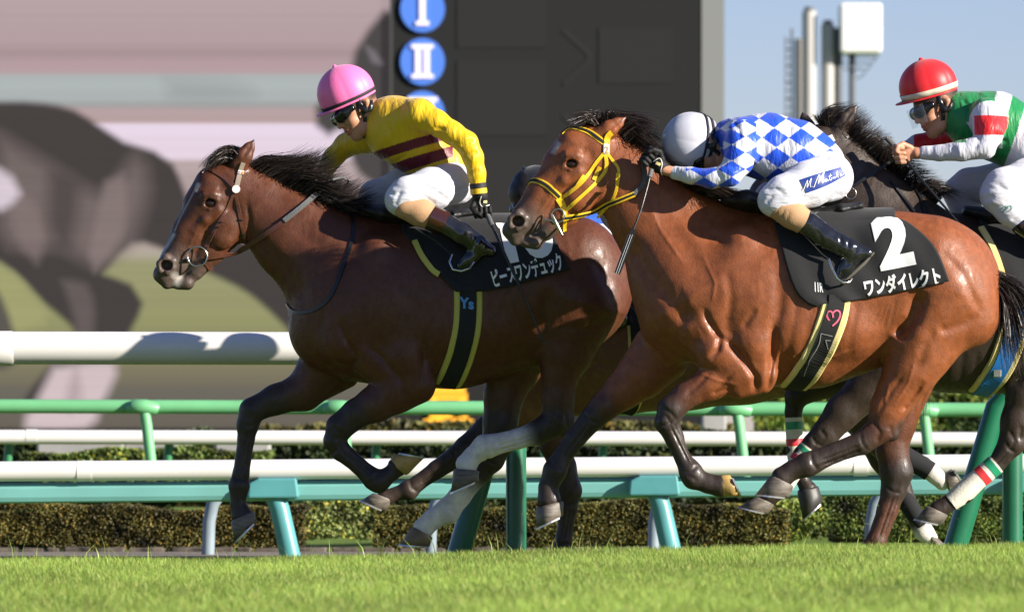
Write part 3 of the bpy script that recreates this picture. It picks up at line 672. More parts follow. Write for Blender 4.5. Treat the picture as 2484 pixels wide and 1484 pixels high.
def sheet(name, bvs, y0, grid, lift, th, m, parent, wave=.0, bridge=True):
    nv, nu = grid.shape[:2]; k = (y0-CAMY)/F; V = np.zeros((nv, nu, 3))
    for j in range(nv):
        for i in range(nu):
            x, z = (grid[j, i, 0]-1242)*k, HC+(YH-grid[j, i, 1])*k; best = None
            for bv in bvs:
                h = bv.ray_cast(Vector((x, y0-3, z)), Vector((0, 1, 0)))
                if h[0] is not None and (best is None or h[0].y < best): best = h[0].y
            V[j, i] = (x, best if best is not None else np.nan, z)
    Y = V[..., 1]; Y[np.isnan(Y)] = y0-.03; Y = np.minimum(Y, y0-.02)
    for _ in range(3):
        Yp = np.pad(Y, 1, mode='edge'); Y = np.minimum(Y, (Yp[:-2, 1:-1]+Yp[2:, 1:-1]+Yp[1:-1, :-2]+Yp[1:-1, 2:])/4*.5+Y*.5)
    jj = np.linspace(0, 1, nv)[:, None]; ii_ = np.arange(nu)[None]
    Y = Y-lift-wave*jj*(1+np.sin(ii_*.5)); V[..., 1] = Y
    far = V.copy(); far[..., 1] = 2*y0-V[..., 1]; verts = [V.reshape(-1, 3), far.reshape(-1, 3)]
    q = np.arange(nu*nv).reshape(nv, nu); qd = np.stack([q[:-1, :-1], q[1:, :-1], q[1:, 1:], q[:-1, 1:]], -1).reshape(-1, 4)
    qs = [qd, (qd+nu*nv)[:, ::-1]]
    if bridge:
        nr = 7; rows = [q[0]]; cnt = 2*nu*nv
        for r_ in range(1, nr):
            t = r_/nr; yy = V[0, :, 1]*(1-t)+far[0, :, 1]*t; zz = V[0, :, 2].copy()
            for i in range(nu):
                for bv in bvs:
                    h = bv.ray_cast(Vector((V[0, i, 0], yy[i], V[0, i, 2]+.5)), Vector((0, 0, -1)))
                    if h[0] is not None: zz[i] = max(zz[i], h[0].z+lift)
            verts.append(np.stack([V[0, :, 0], yy, zz], 1)); rows.append(cnt+np.arange(nu)); cnt += nu
        rows.append(q[0]+nu*nv)
        for a, b in zip(rows[:-1], rows[1:]): qs.append(np.stack([a[:-1], a[1:], b[1:], b[:-1]], 1))
    vv = np.concatenate(verts); qq = np.concatenate(qs)
    o = link(name, npmesh(name, vv, qq), m, parent); sd = o.modifiers.new('thick', 'SOLIDIFY'); sd.thickness = th; sd.offset = 0
    return o, BVHTree.FromPolygons([tuple(p) for p in V.reshape(-1, 3)], [tuple(a) for a in qd])
def print_text(body, bv, y0, org, u, v, lift, m, parent, bold=.03, name='lettering', both=False, me=None, sub=False):
    te = me or textmesh(body, 1, bold)
    for p in te.vertices:
        px = org[0]+u[0]*p.co.x+v[0]*p.co.y; py = org[1]+u[1]*p.co.x+v[1]*p.co.y; h, nm = hit(bv, px, py, y0)
        if h is None: h, nm = bv.find_nearest(P(px, py, y0-.2))[:2]
        if nm.y > 0: nm = -nm
        p.co = h+nm*lift
    return link(name, te, m, parent, False)

def finish_horse(s, root, T, y0, colorfn=None, eyes=True):
    me = s.mesh('body', VOX, colorfn); o = link('body', me, coat, root); bv = s.bvh()
    if eyes: eye_ball(s, bv, T, y0, root)
    return bv

HORSES = {}
# ======== horse B: bright bay, nearest
y0 = 0.0; s = Sculpt(y0); T = Tm((1385, 398), (1258, 537)); s.y = y0
root = empty('race_horse', P(1900, 1385, y0), 'bright bay racehorse in a yellow bridle wearing the saddle cloth numbered 2', 'horse')
head(s, T); ear(s, (1462, 326), (1517, 287), -.062, 'bay', 'brn', 1.12); ear(s, (1462, 318), (1500, 282), .06, 'brn')
s.stroke([(1470, 385, 62), (1510, 430, 84), (1590, 530, 106), (1662, 640, 136), (1702, 702, 165)], [1.7, 1.8, 1.75, 1.5, 1.3], 0, .05)
s.stroke([(1702, 705, 163), (1830, 722, 205), (1960, 725, 209), (2070, 706, 189), (2170, 690, 166), (2264, 692, 163)], [1.35, 1.45, 1.46, 1.38, 1.22, 1.12], 0, .07)
s.stroke([(1650, 530, 70), (1720, 560, 72), (1800, 575, 62), (1880, 574, 50), (2000, 580, 50)], [1.7, 1.6, 1.4, 1.3, 1.3], 0, .05)
s.stroke([(1690, 560, 60), (1650, 520, 55)], 1.5, 0, .05)
s.stroke([(2150, 605, 82), (2250, 625, 95)], 1.0, .10, .07, 'bay', both=True)       # rump muscles
s.stroke([(2320, 700, 80), (2345, 770, 75)], 1.1, .09, .05, 'bay', both=True)
# near shoulder and chest muscle relief
s.stroke([(1800, 600, 48), (1765, 700, 52), (1715, 790, 50)], 1.2, -.165, .05)
s.stroke([(1840, 740, 60), (1825, 830, 58), (1845, 905, 38)], 1.25, -.185, .035)
s.stroke([(1680, 790, 52), (1700, 840, 38)], 1.1, -.14, .03); s.stroke([(1620, 790, 60), (1640, 830, 50)], 1.1, .03, .04)
s.stroke([(1930, 800, 70), (2050, 790, 70)], 1.3, .18, .06, 'bay', both=True)
def tendons(s, legs):
    for pl in legs:                      # (front joint, lower joint, rear side sign)
        (x0, y0_), (x1, y1), sg, w_ = pl; L_ = math.hypot(x1-x0, y1-y0_); nx_, ny_ = -(y1-y0_)/L_*sg, (x1-x0)/L_*sg
        for o, d in ((.30, .0090), (.72, .0065)): s.groove([(x0+(x1-x0)*f+nx_*w_*(o-.15), y0_+(y1-y0_)*f+ny_*w_*(o-.15)) for f in (.0, .3, .7, 1.0)], d, 2.6, 'both')
        for f, q in ((-.06, .0), (1.06, .3)):
            cx, cy = x0+(x1-x0)*f, y0_+(y1-y0_)*f; s.groove([(cx-nx_*w_*.9, cy-ny_*w_*.9), (cx+(x1-x0)/L_*6, cy+(y1-y0_)/L_*6), (cx+nx_*w_*.9, cy+ny_*w_*.9)], .0065, 4, 'both')
# near fore
s.stroke([(1740, 850, 62), (1800, 898, 54), (1722, 930, 39), (1660, 960, 32)], 1.25, -.165, .03, ['bay', 'bay', 'bay', 'brn'])
s.stroke([(1846, 925, 30), (1790, 930, 38)], 1.2, -.165, .02)
s.stroke([(1660, 960, 31), (1626, 993, 33), (1616, 1024, 29), (1636, 1066, 23), (1655, 1108, 21), (1674, 1145, 28), (1680, 1158, 27), (1716, 1172, 23), (1745, 1178, 27)], [1.1, 1, 1, 1.2, 1.2, 1.1, 1.1, 1.1, 1.1], -.16, .012, ['brn']+['blk']*8)
# far fore
s.stroke([(1600, 860, 75), (1560, 905, 60), (1515, 945, 45), (1468, 984, 36)], 1.2, .13, .03, ['bay', 'bay', 'bay', 'brn'])
s.stroke([(1468, 984, 36), (1440, 1012, 30), (1397, 1062, 25), (1362, 1112, 23), (1347, 1140, 29), (1330, 1182, 23), (1332, 1212, 29)], [1.1, 1.1, 1.2, 1.2, 1.1, 1.1, 1.1], .13, .012, ['brn']+['blk']*6)
# near hind
s.stroke([(2285, 700, 90), (2230, 800, 70)], 1.3, -.17, .05); s.stroke([(2290, 735, 118), (2225, 850, 82), (2205, 900, 62), (2173, 950, 48), (2150, 988, 40), (2135, 1035, 36)], [1.3, 1.35, 1.25, 1.2, 1.2, 1.3], [-.10, -.13, -.135, -.13, -.13, -.13], .035, ['bay']*5+['brn'])
s.stroke([(2190, 985, 12), (2172, 1020, 14), (2160, 1052, 18)], 1.2, -.13, .02, ['bay', 'blk', 'blk'])
s.stroke([(2130, 1042, 34), (2088, 1073, 28), (2022, 1097, 24), (1972, 1119, 27), (1955, 1126, 30), (1915, 1142, 23), (1895, 1157, 27)], [1.3, 1.2, 1.2, 1.15, 1.1, 1.1, 1.1], -.13, .012, ['brn', 'drk', 'blk', 'blk', 'blk', 'blk', 'blk'])
# far hind
s.stroke([(2250, 780, 100), (2205, 920, 64), (2178, 1030, 45), (2167, 1089, 39), (2178, 1146, 39), (2171, 1188, 30), (2157, 1235, 25), (2128, 1315, 24), (2116, 1338, 29), (2092, 1358, 24)], 1.25, .11, .02, ['bay', 'bay', 'bay2', 'brn', 'blk', 'blk', 'brn', 'brn', 'blk', 'blk'])
# muscle lines
g = s.groove
g([(1700, 745), (1715, 782), (1742, 822), (1737, 850), (1716, 872)], 0.0195, 8)
g([(1745, 818), (1778, 848), (1806, 885), (1828, 915), (1826, 955)], 0.0210, 8)
g([(1872, 770), (1868, 840), (1863, 901), (1856, 950)], 0.0180, 8)
g([(1878, 640), (1884, 720), (1876, 790)], 0.0105, 14)
g([(1758, 650), (1768, 730), (1756, 812)], 0.0090, 12); g([(1830, 750), (1795, 800)], 0.0075, 8)
g([(1505, 560), (1570, 660), (1630, 740), (1690, 800)], 0.0180, 20); g([(1560, 450), (1640, 560), (1700, 680)], 0.0105, 22)
g([(1600, 480), (1700, 560), (1770, 600)], 0.0090, 14)
g([(2226, 705), (2204, 778), (2165, 822)], 0.0390, 18); g([(2262, 800), (2290, 800), (2330, 785), (2366, 762)], 0.0135, 12)
g([(2382, 790), (2356, 735), (2325, 670), (2270, 610)], 0.0090, 12); g([(2260, 800), (2230, 850), (2220, 900)], 0.0090, 12)
g([(2236, 924), (2203, 968), (2178, 1000)], 0.0150, 7); g([(2190, 900), (2150, 960), (2120, 1010)], 0.0060, 6)
g([(2100, 1085), (2040, 1108), (1985, 1130)], 0.0075, 4); g([(1652, 1050), (1668, 1090), (1684, 1125)], 0.0060, 4)
g([(1720, 905), (1690, 935), (1655, 965)], 0.0075, 6); g([(1780, 900), (1730, 950), (1680, 975)], 0.0075, 6); g([(1775, 940), (1720, 955)], 0.0060, 5)
tendons(s, [((1618, 1030), (1668, 1130), -1, 24), ((1430, 1020), (1354, 1120), -1, 25), ((2085, 1074), (1978, 1116), -1, 26), ((2168, 1195), (2128, 1310), -1, 24)])
g([(1600, 985), (1622, 1000), (1640, 1020)], .006, 5); g([(1612, 1005), (1626, 1030)], .005, 4); g([(1440, 970), (1455, 1000), (1450, 1015)], .006, 5); g([(2110, 1020), (2130, 1050), (2120, 1075)], .007, 5); g([(2152, 1030), (2160, 1060)], .006, 5); g([(2160, 1120), (2180, 1150), (2165, 1180)], .006, 5); g([(1662, 1150), (1690, 1165)], .005, 4); g([(1338, 1140), (1356, 1155)], .005, 4)
for i in range(6): g([(1895+i*34, 690+i*6), (1888+i*36, 760), (1872+i*36, 840), (1860+i*38, 890-i*6)], 0.0042, 9)
g([(1600, 800), (1640, 850), (1700, 880)], 0.0120, 12); g([(1640, 690), (1660, 760), (1640, 830)], 0.0075, 12)
for q_ in ([(1890, 862), (1950, 876), (2020, 866), (2080, 842)], [(1690, 905), (1740, 925), (1790, 935)], [(2212, 870), (2196, 930), (2160, 985)], [(2150, 930), (2140, 985)], [(1700, 620), (1730, 690), (1722, 740)], [(1560, 470), (1600, 560), (1660, 650)]): g(q_, -.0045, 3.5)
for i in range(6): g([(1876+i*13, 846+i*3), (1872+i*13, 880), (1862+i*12, 915)], .0035, 3.5)
for i in range(5): g([(2166-i*9, 716+i*4), (2158-i*12, 760), (2150-i*16, 800)], .003, 4)
def colB(px, py, dy, c):
    st = soft(polydist(px, py, [(1336, 372), (1352, 343), (1360, 350), (1345, 375)]), 4)[:, None]*(np.abs(dy) < .1)[:, None]
    c = c*(1-st*.7)+np.array((.6, .55, .5))*st*.7
    e = np.exp(-((px-1385)**2+(py-400)**2)/26**2)[:, None]; c = c*(1-.55*e)
    return c
bvB = finish_horse(s, root, T, y0, colB); HB = root
hoof(root, y0, -.16, (1747, 1203), (1745, 1151), (1792, 1203), (1768, 1151), hoofy)
hoof(root, y0, .13, (1300, 1232), (1367, 1214), (1301, 1281), (1367, 1250))
hoof(root, y0, -.13, (1868, 1151), (1922, 1177), (1831, 1197), (1912, 1206))
hoof(root, y0, .11, (2070, 1352), (2116, 1366), (2050, 1386), (2108, 1390))
hair('mane', y0, [[(1440, 308, .0), (1412, 290, -.02), (1384, 304, -.05)], [(1450, 306, .01), (1425, 280, -.02), (1392, 292, -.03)], [(1462, 305, .02), (1450, 276, .0), (1415, 284, .0)], [(1475, 306, .03), (1482, 272, .03), (1530, 280, .03)], [(1490, 312, .02), (1530, 280, .03), (1592, 290, .02)], [(1508, 330, .0), (1550, 300, .0), (1588, 318, -.02)], [(1530, 360, 0), (1565, 330, -.03), (1600, 350, -.04)], [(1560, 385, 0), (1590, 360, -.04), (1610, 380, -.05)], [(1610, 425, 0), (1650, 420, -.04), (1720, 452, -.08)], [(1640, 445, 0), (1700, 442, -.05), (1770, 478, -.09)], [(1670, 462, 0), (1730, 452, -.05), (1800, 488, -.09)], [(1700, 472, 0), (1760, 462, -.05), (1830, 494, -.09)], [(1730, 486, 0), (1790, 474, -.05), (1850, 500, -.08)]], 4200, hairm, root, .0036, 5, .05, gray=(.030, .020, .016), seed=2)
hair('tail', y0, [[(2405, 655, 0), (2445, 668, 0), (2510, 700, 0), (2590, 790, 0)], [(2415, 680, 0), (2450, 705, 0), (2490, 780, -.02), (2520, 880, 0)], [(2420, 700, 0), (2446, 740, -.02), (2462, 800, -.03), (2480, 880, 0)], [(2424, 715, 0), (2436, 760, -.02), (2432, 830, -.03), (2450, 900, 0)]], 1300, hairm, root, .0034, 12, .08, curl=.8, seed=3)
# tack of B
m1 = MB(); m2 = MB()
def duo(pts, w_, bv, y, a, b): strap(bv, y, pts, w_, .003, a); strap(bv, y, pts, w_*.5, .0052, b)
duo([(1362, 326), (1376, 312), (1395, 311), (1430, 321), (1466, 347)], 15, bvB, y0, m1, m2)
duo([(1279, 452), (1287, 438), (1300, 438), (1325, 449), (1357, 478)], 15, bvB, y0, m1, m2)
for pts, w_ in (([(1484, 322), (1473, 333), (1471, 373)], 16), ([(1467, 370), (1446, 395), (1411, 443), (1363, 481)], 9), ([(1468, 373), (1471, 405), (1452, 437), (1373, 510)], 9), ([(1471, 370), (1488, 392), (1501, 411), (1498, 449), (1484, 488), (1449, 529)], 7), ([(1357, 478), (1367, 492), (1371, 512), (1369, 560)], 10), ([(1350, 482), (1362, 500), (1372, 520)], 8), ([(1416, 425), (1400, 452)], 9), ([(1455, 405), (1440, 437)], 10), ([(1499, 420), (1497, 450)], 9)):
    strap(bvB, y0, pts, w_, .004, m1)
br = m1.build('bridle', yelw, root); m2.build('bridle_inlay', blkw, br)
m = MB(); strap(bvB, y0, [(1470, 350), (1470, 374)], 14, .007, m); pl = m.build('number_tag', mat('tag_white', (.6, .6, .58), .4), br)
print_text('2', bvB, y0, (1466, 372), (20, 0), (0, -22), .010, mat('tag_digit', (.45, .25, .05), .5), br, .02)
# bit
def ring(c, r_, tube, y, n=28, squash=1):
    k = (y-CAMY)/F; return MB().tube([P(c[0]+r_*math.cos(2*math.pi*i/n), c[1]+r_*math.sin(2*math.pi*i/n)*squash, y) for i in range(n+1)], tube*k, 8, False)
ring((1354, 523), 16, 1.9, y0-.085).build('bit_ring', steel, root, True)
MB().tube([P(1340, 522, y0-.09), P(1352, 548, y0-.095), P(1364, 570, y0-.09)], [.006, .009, .006], 8).build('bit_shank', steel, root, True)
MB().tube([P(1318, 532, y0-.045), P(1340, 535, y0-.07), P(1362, 560, y0-.07)], .005, 8).build('curb_chain', steel, root, True)
def rein(bv, y, pts, w_, m, root, th=.004, off=.012, sm=8, name='rein', both=True):
    r_ = strap_pts(bv, y, pts, off, 5, smooth=sm); mb = MB(); ribbon(mb, r_[0], r_[1], w_*(y-CAMY)/F, th)
    if both: ribbon(mb, [Vector((p.x, 2*y-p.y, p.z)) for p in r_[0]], [Vector((n_.x, -n_.y, n_.z)) for n_ in r_[1]], w_*(y-CAMY)/F, th)
    return mb.build(name, m, root)
a = rein(bvB, y0, [(1366, 529), (1400, 520), (1436, 510), (1500, 487), (1540, 472)], 14, yelw, root); rein(bvB, y0, [(1366, 529), (1400, 520), (1436, 510), (1500, 487), (1540, 472)], 6, blkw, a, .006, name='rein_inlay')
rein(bvB, y0, [(1538, 473), (1556, 456), (1564, 435), (1562, 412), (1557, 388)], 12, gript, root, name='rein_grip')
# saddle cloth, girth and saddle of B
gB = coons([(1873, 545), (1889, 600), (1905, 663), (1924, 712), (1950, 738), (1975, 748)], [(2166, 531), (2198, 545), (2242, 584), (2268, 622), (2292, 686)], [(1873, 545), (1960, 535), (2060, 533), (2166, 531)], [(1975, 748), (1992, 740), (2058, 732), (2172, 711), (2292, 686)], 64, 36)
sc_o, cbB = sheet('saddle_cloth', [bvB], y0, gB, .012, .005, clothk, root, .004)
print_text('2', cbB, y0, (2138, 650), (162, -32), (-38, -163), .0055, whitep, sc_o, .048, 'number')
print_text('ワンダイレクト', cbB, y0, (2098, 716), (27.0, -4.6), (-9, -43), .0050, whitep, sc_o, .035, 'name_lettering')
print_text('11R', cbB, y0, (1974, 707), (14, 1), (-1, -32), .0050, whitep, sc_o, .02, 'race_lettering')
def girth(bv, y, ctr, w1, w2, mcream, mblk, root):
    a = strap(bv, y, ctr, w1, .010, None, .001, True, 6).build('girth', mcream, root); strap(bv, y, ctr, w2, .018, None, .001, True, 6).build('girth_band', mblk, a); return a
gb = girth(bvB, y0, [(2030, 715), (2026, 750), (2010, 800), (1982, 862), (1948, 915), (1925, 938)], 70, 43, cream, blkw, root)
m = MB()
for pts in ([(2012, 778), (2006, 768), (2008, 758), (2015, 755), (2019, 761), (2020, 771)], [(2019, 762), (2025, 754), (2034, 756), (2037, 766), (2031, 777), (2018, 790)]):
    r_ = strap_pts(bvB, y0, pts, .021, 3, smooth=1); ribbon(m, r_[0], r_[1], .0075, .001)
m.build('emblem', mat('emblem_pink', (.75, .12, .20), .5), gb)
for pts in ([(1990, 807), (2028, 815)], [(1990, 807), (1985, 830), (1965, 865), (1950, 905)], [(2003, 822), (2019, 825), (2009, 845), (2003, 822)]):
    r_ = strap_pts(bvB, y0, pts, .0205, 3, smooth=1); mm = MB(); ribbon(mm, r_[0], r_[1], .0022, .001); mm.build('stitching', mat('thread', (.35, .35, .33), .7), gb)

def saddle(y, pts, root, flap, stirrup, leather):
    s_ = Sculpt(y); PAL['sad'] = (.012, .012, .012); s_.stroke(pts, .26, 0, .02, 'sad'); me = s_.mesh('saddle', .006, None)
    o = link('saddle', me, mat('saddle_leather', (.012, .012, .013), .5, .4, bump=.001, bscale=80), root)
    k = (y-CAMY)/F
    for sg in (-1, 1):
        sy = .30*sg; w3 = lambda p, e=0: P(p[0], p[1], y)+Vector((0, sy+e*sg, 0))-Vector(((p[0]-1242)*0, 0, 0))
        MB().tube([w3(p, 0) for p in leather], .0075, 8, flat=.5).build('stirrup_leather', leatherk, o, True)
        MB().tube([w3(p, .035*math.sin(math.pi*i/(len(stirrup)-1))) for i, p in enumerate(stirrup)], .006, 8).build('stirrup', steel, o, True)
    return o
saddle(y0, [(1765, 486, 18), (1810, 488, 26), (1860, 500, 26), (1910, 515, 20), (1970, 520, 14), (2040, 510, 14), (2085, 500, 12)], root, None, [(2003, 632), (2010, 655), (2022, 680), (2036, 690), (2052, 688), (2058, 680)], [(1930, 560), (1985, 620), (2004, 634)])

# ======== horse A: darker bay, leading
y0 = 1.0; s = Sculpt(y0); T = Tm((511, 493), (407, 643))
root = empty('race_horse', P(1000, 1360, y0), 'dark bay leading racehorse with a thin white blaze and white hind socks', 'horse')
head(s, T, 'bay2'); ear(s, (584, 394), (617, 342), -.06, 'bay2', 'blk', 1.1); ear(s, (560, 392), (556, 354), .075, 'blk')
s.stroke([(600, 470, 62), (632, 505, 78), (715, 572, 106), (810, 645, 134), (880, 735, 172)], [1.6, 1.75, 1.7, 1.5, 1.3], 0, .05, 'bay2')
s.stroke([(882, 742, 176), (960, 738, 194), (1100, 735, 200), (1220, 716, 185), (1320, 700, 168), (1374, 694, 162)], [1.35, 1.42, 1.46, 1.36, 1.2, 1.14], 0, .07, 'bay2')
s.stroke([(800, 800, 98), (850, 830, 80)], 1.1, 0, .05, 'bay2'); s.stroke([(880, 575, 50), (960, 585, 50), (1100, 590, 50)], 1.3, 0, .06, 'bay2')
s.stroke([(1300, 620, 85), (1400, 622, 90)], 1.0, .08, .06, 'bay2', both=True)
s.stroke([(920, 620, 48), (880, 730, 52), (830, 830, 50)], 1.2, -.165, .05, 'bay2'); s.stroke([(990, 770, 58), (985, 860, 56), (1020, 930, 40)], 1.25, -.18, .035, 'bay2')
s.stroke([(1060, 800, 60), (1200, 790, 60)], 1.3, .18, .06, 'bay2', both=True)
# near fore, far fore
s.stroke([(900, 850, 60), (985, 930, 55), (960, 950, 50), (915, 978, 43), (866, 1003, 36)], 1.25, -.15, .03, ['bay2', 'bay2', 'bay2', 'brn', 'drk']); s.stroke([(1022, 945, 32), (960, 960, 40)], 1.2, -.15, .02, 'bay2')
s.stroke([(866, 1003, 36), (826, 1036, 33), (813, 1068, 26), (829, 1093, 24), (872, 1129, 20), (908, 1161, 26), (920, 1168, 26), (955, 1143, 19), (962, 1135, 25)], 1.1, -.14, .012, ['drk']+['blk']*8)
s.stroke([(800, 880, 80), (735, 948, 46), (668, 968, 35), (610, 994, 31)], 1.2, .13, .03, ['bay2', 'brn', 'drk', 'blk'])
s.stroke([(608, 996, 31), (598, 1030, 27), (594, 1066, 20.5), (582, 1148, 20), (577, 1178, 25), (574, 1222, 18), (583, 1248, 26)], 1.1, .13, .012, 'blk')
# near hind, far hind
s.stroke([(1400, 735, 116), (1372, 850, 66), (1358, 908, 43), (1353, 962, 36), (1350, 1015, 38)], [1.3, 1.3, 1.2, 1.2, 1.25], -.13, .035, ['bay2', 'bay2', 'bay2', 'brn', 'blk'])
s.stroke([(1380, 960, 10), (1376, 1020, 14), (1372, 1045, 18)], 1.2, -.13, .02, 'blk')
s.stroke([(1350, 1022, 38), (1305, 1048, 30), (1256, 1064, 24), (1195, 1079, 26), (1176, 1084, 30), (1146, 1106, 22), (1133, 1125, 27)], 1.15, -.13, .012, ['blk', 'blk', 'wht', 'wht', 'wht', 'wht', 'wht'])
s.stroke([(1310, 760, 110), (1245, 880, 72), (1222, 960, 48), (1214, 1025, 42), (1208, 1070, 38), (1190, 1112, 33), (1158, 1150, 27), (1115, 1203, 26), (1084, 1240, 30), (1048, 1260, 23), (1028, 1280, 26)], 1.2, .12, .02, ['bay2', 'bay2', 'brn', 'blk', 'blk', 'blk', 'blk', 'wht', 'wht', 'wht', 'wht'])
g = s.groove
g([(820, 760), (840, 820), (870, 870), (850, 900)], .013, 8); g([(880, 830), (930, 870), (980, 930), (990, 985)], .010, 8); g([(1040, 780), (1030, 870), (1022, 950)], .012, 8)
g([(600, 560), (690, 640), (760, 760)], .010, 18); g([(640, 470), (740, 560), (830, 660)], .006, 22); g([(1330, 700), (1320, 780), (1290, 830)], .020, 18)
g([(1500, 780), (1475, 700), (1430, 620)], .006, 12); g([(1340, 790), (1420, 800), (1490, 770)], .008, 12); g([(700, 560), (820, 620), (900, 640)], .005, 14); g([(1200, 1095), (1250, 1078)], .004, 4)
tendons(s, [((598, 1035), (581, 1150), -1, 21), ((822, 1090), (900, 1155), -1, 22), ((1300, 1050), (1200, 1080), -1, 25), ((1185, 1120), (1095, 1225), -1, 26)])
g([(590, 990), (604, 1012), (598, 1030)], .006, 5); g([(805, 1030), (828, 1050), (820, 1075)], .006, 5); g([(1330, 1010), (1350, 1035), (1335, 1058)], .007, 5); g([(1370, 1000), (1375, 1040)], .006, 4); g([(1195, 1060), (1215, 1080)], .006, 5)
for i in range(5): g([(1195+i*26, 740+i*4), (1190+i*26, 800), (1176+i*26, 870-i*4)], .0025, 9)
def colA(px, py, dy, c):
    def near(pl, w_):
        d = np.full(len(px), 1e9)
        for a, b in zip(pl[:-1], pl[1:]):
            a = np.array(a, float); b = np.array(b, float); e = b-a; t = np.clip(((px-a[0])*e[0]+(py-a[1])*e[1])/(e*e).sum(), 0, 1); d = np.minimum(d, np.hypot(px-a[0]-t*e[0], py-a[1]-t*e[1])-w_(t) if callable(w_) else np.hypot(px-a[0]-t*e[0], py-a[1]-t*e[1])-w_)
        return d
    m_ = np.maximum(soft(near([(482, 449), (477, 462)], 5), 2), np.maximum(soft(near([(476, 458), (462, 485), (440, 525), (425, 560)], 1.2), 2), soft(near([(422, 570), (405, 598), (388, 622)], 4), 3)))*(dy < .03)
    c = c*(1-m_[:, None]*.7)+np.array((.55, .53, .52))*m_[:, None]*.7
    lip = soft(near([(425, 668), (436, 676), (430, 690)], 8), 5)[:, None]; c = c*(1-lip*.5)+np.array((.6, .55, .5))*lip*.5
    e = np.exp(-((px-511)**2+(py-493)**2)/26**2)[:, None]; return c*(1-.5*e)
bvA = finish_horse(s, root, T, y0, colA); HA = root
hoof(root, y0, -.14, (987, 1153), (946, 1119), (1028, 1112), (956, 1099), hoofy); hoof(root, y0, .13, (557, 1264), (613, 1239), (566, 1315), (620, 1263))
hoof(root, y0, -.13, (1101, 1136), (1162, 1140), (1094, 1193), (1162, 1164)); hoof(root, y0, .12, (1000, 1277), (1049, 1303), (968, 1320), (1041, 1326), mat('hoof_brown', (.16, .11, .06), .5, var=.3))
hair('mane', y0, [[(578, 392, -.02), (545, 384, -.03), (516, 396, -.06), (500, 416, -.06)], [(578, 385, 0), (548, 372, -.02), (515, 388, -.04), (494, 412, -.03)], [(580, 378, 0), (556, 360, -.02), (530, 372, -.03), (505, 398, -.02)], [(590, 382, 0), (570, 358, 0), (545, 362, 0), (525, 380, 0)], [(597, 388, .02), (590, 368, .02), (575, 358, .02), (555, 362, .02)]], 1300, hairm, root, .004, 5, .05, seed=4)
hair('mane', y0, [[(602, 400, 0), (640, 380, 0), (700, 385, 0), (745, 372, 0)], [(640, 420, 0), (690, 395, -.01), (760, 390, 0), (800, 365, 0)], [(680, 445, 0), (730, 415, -.02), (785, 410, -.02), (815, 395, 0)], [(710, 462, 0), (760, 430, -.03), (800, 440, -.04), (838, 440, -.04)], [(745, 482, 0), (790, 455, -.04), (830, 470, -.05), (878, 440, -.03)], [(780, 495, 0), (830, 480, -.05), (860, 490, -.06), (905, 470, -.04)], [(810, 508, 0), (840, 500, -.05), (870, 500, -.08), (905, 505, -.07)], [(840, 518, 0), (860, 510, -.05), (880, 515, -.08), (900, 520, -.08)]], 4200, hairm, root, .0036, 7, .05, curl=.5, seed=5)
m = MB(); l2 = MB()
for pts, w_ in (([(488, 421), (494, 413), (508, 411), (544, 430), (567, 452)], 12), ([(570, 465), (551, 506), (522, 557), (504, 595)], 8), ([(570, 468), (579, 506), (586, 547), (597, 590)], 8), ([(497, 632), (506, 646), (513, 655)], 12), ([(510, 570), (505, 590), (500, 600)], 11)): strap(bvA, y0, pts, w_, .005, m)
br = m.build('bridle', leatherb, root); m = MB(); strap(bvA, y0, [(590, 395), (584, 412), (573, 458)], 12, .006, m); m.build('headpiece', mat('light_leather', (.28, .22, .17), .4), br)
strap(bvA, y0, [(577, 418), (591, 421)], 11, .011).build('number_tag', mat('tag_white', (.6, .6, .58), .4), br); print_text('16', bvA, y0, (577, 423), (14, 2), (0, -14), .014, mat('tag_orange', (.8, .25, .02), .5), br, .02)
h, nm = hit(bvA, 573, 459, y0); mb = MB(); mb.tube([h, h+Vector((0, -.014, 0))], 9.5*.0020, 20); mb.build('rosette', mat('rosette_white', (.7, .7, .68), .5, bump=.002, bscale=400), br)
for q_ in ((536, 540), (528, 552), (584, 535), (590, 570)):
    h, nm = hit(bvA, q_[0], q_[1], y0); MB().tube([h+Vector((-.009, -.008, .004)), h+Vector((.009, -.008, .0))], .003, 6).build('keeper', leatherk, br)
ring((479, 622), 24, 2.0, y0-.072).build('bit_ring', steel, root, True)
h = P(455, 630, y0-.06); MB().tube([P(457, 634, y0-.02), P(456, 627, y0-.075)], [.012, .008], 10).build('mouthpiece', steel, root, True)
rein(bvA, y0, [(498, 624), (538, 616), (589, 603), (640, 572), (694, 536)], 12, leatherb, root, off=.014); rein(bvA, y0, [(690, 538), (720, 515), (760, 482), (795, 450), (806, 436)], 13, gript, root, off=.02, name='rein_grip')
MB().tube([P(806, 436, y0-.12), P(830, 430, y0-.08), P(845, 440, y0), P(838, 455, y0+.05)], .006, 8).build('rein_loop', gript, root, True)
rein(bvA, y0, [(846, 508), (856, 538), (853, 586), (831, 652), (802, 719), (761, 752), (713, 757), (696, 735)], 9, leatherk, root, .004, .004, 2, 'neck_strap')
gA = coons([(975, 560), (999, 590), (1069, 670), (1107, 711)], [(1300, 545), (1335, 560), (1356, 606), (1380, 657)], [(975, 560), (1080, 548), (1200, 545), (1300, 545)], [(1107, 711), (1168, 710), (1240, 698), (1310, 678), (1380, 657)], 64, 32)
sc_o, cbA = sheet('saddle_cloth', [bvA], y0, gA, .012, .005, clothk, root, .006)
print_text('16', cbA, y0, (1210, 636), (136, -26), (-40, -168), .0055, whitep, sc_o, .05, 'number')
print_text('ピースワンデュック', cbA, y0, (1197, 695), (19.2, -5.0), (-13, -45), .0050, whitep, sc_o, .03, 'name_lettering')
ycream = mat('yellow_padding', (.52, .47, .10), .7, .3, bump=.001, bscale=120)
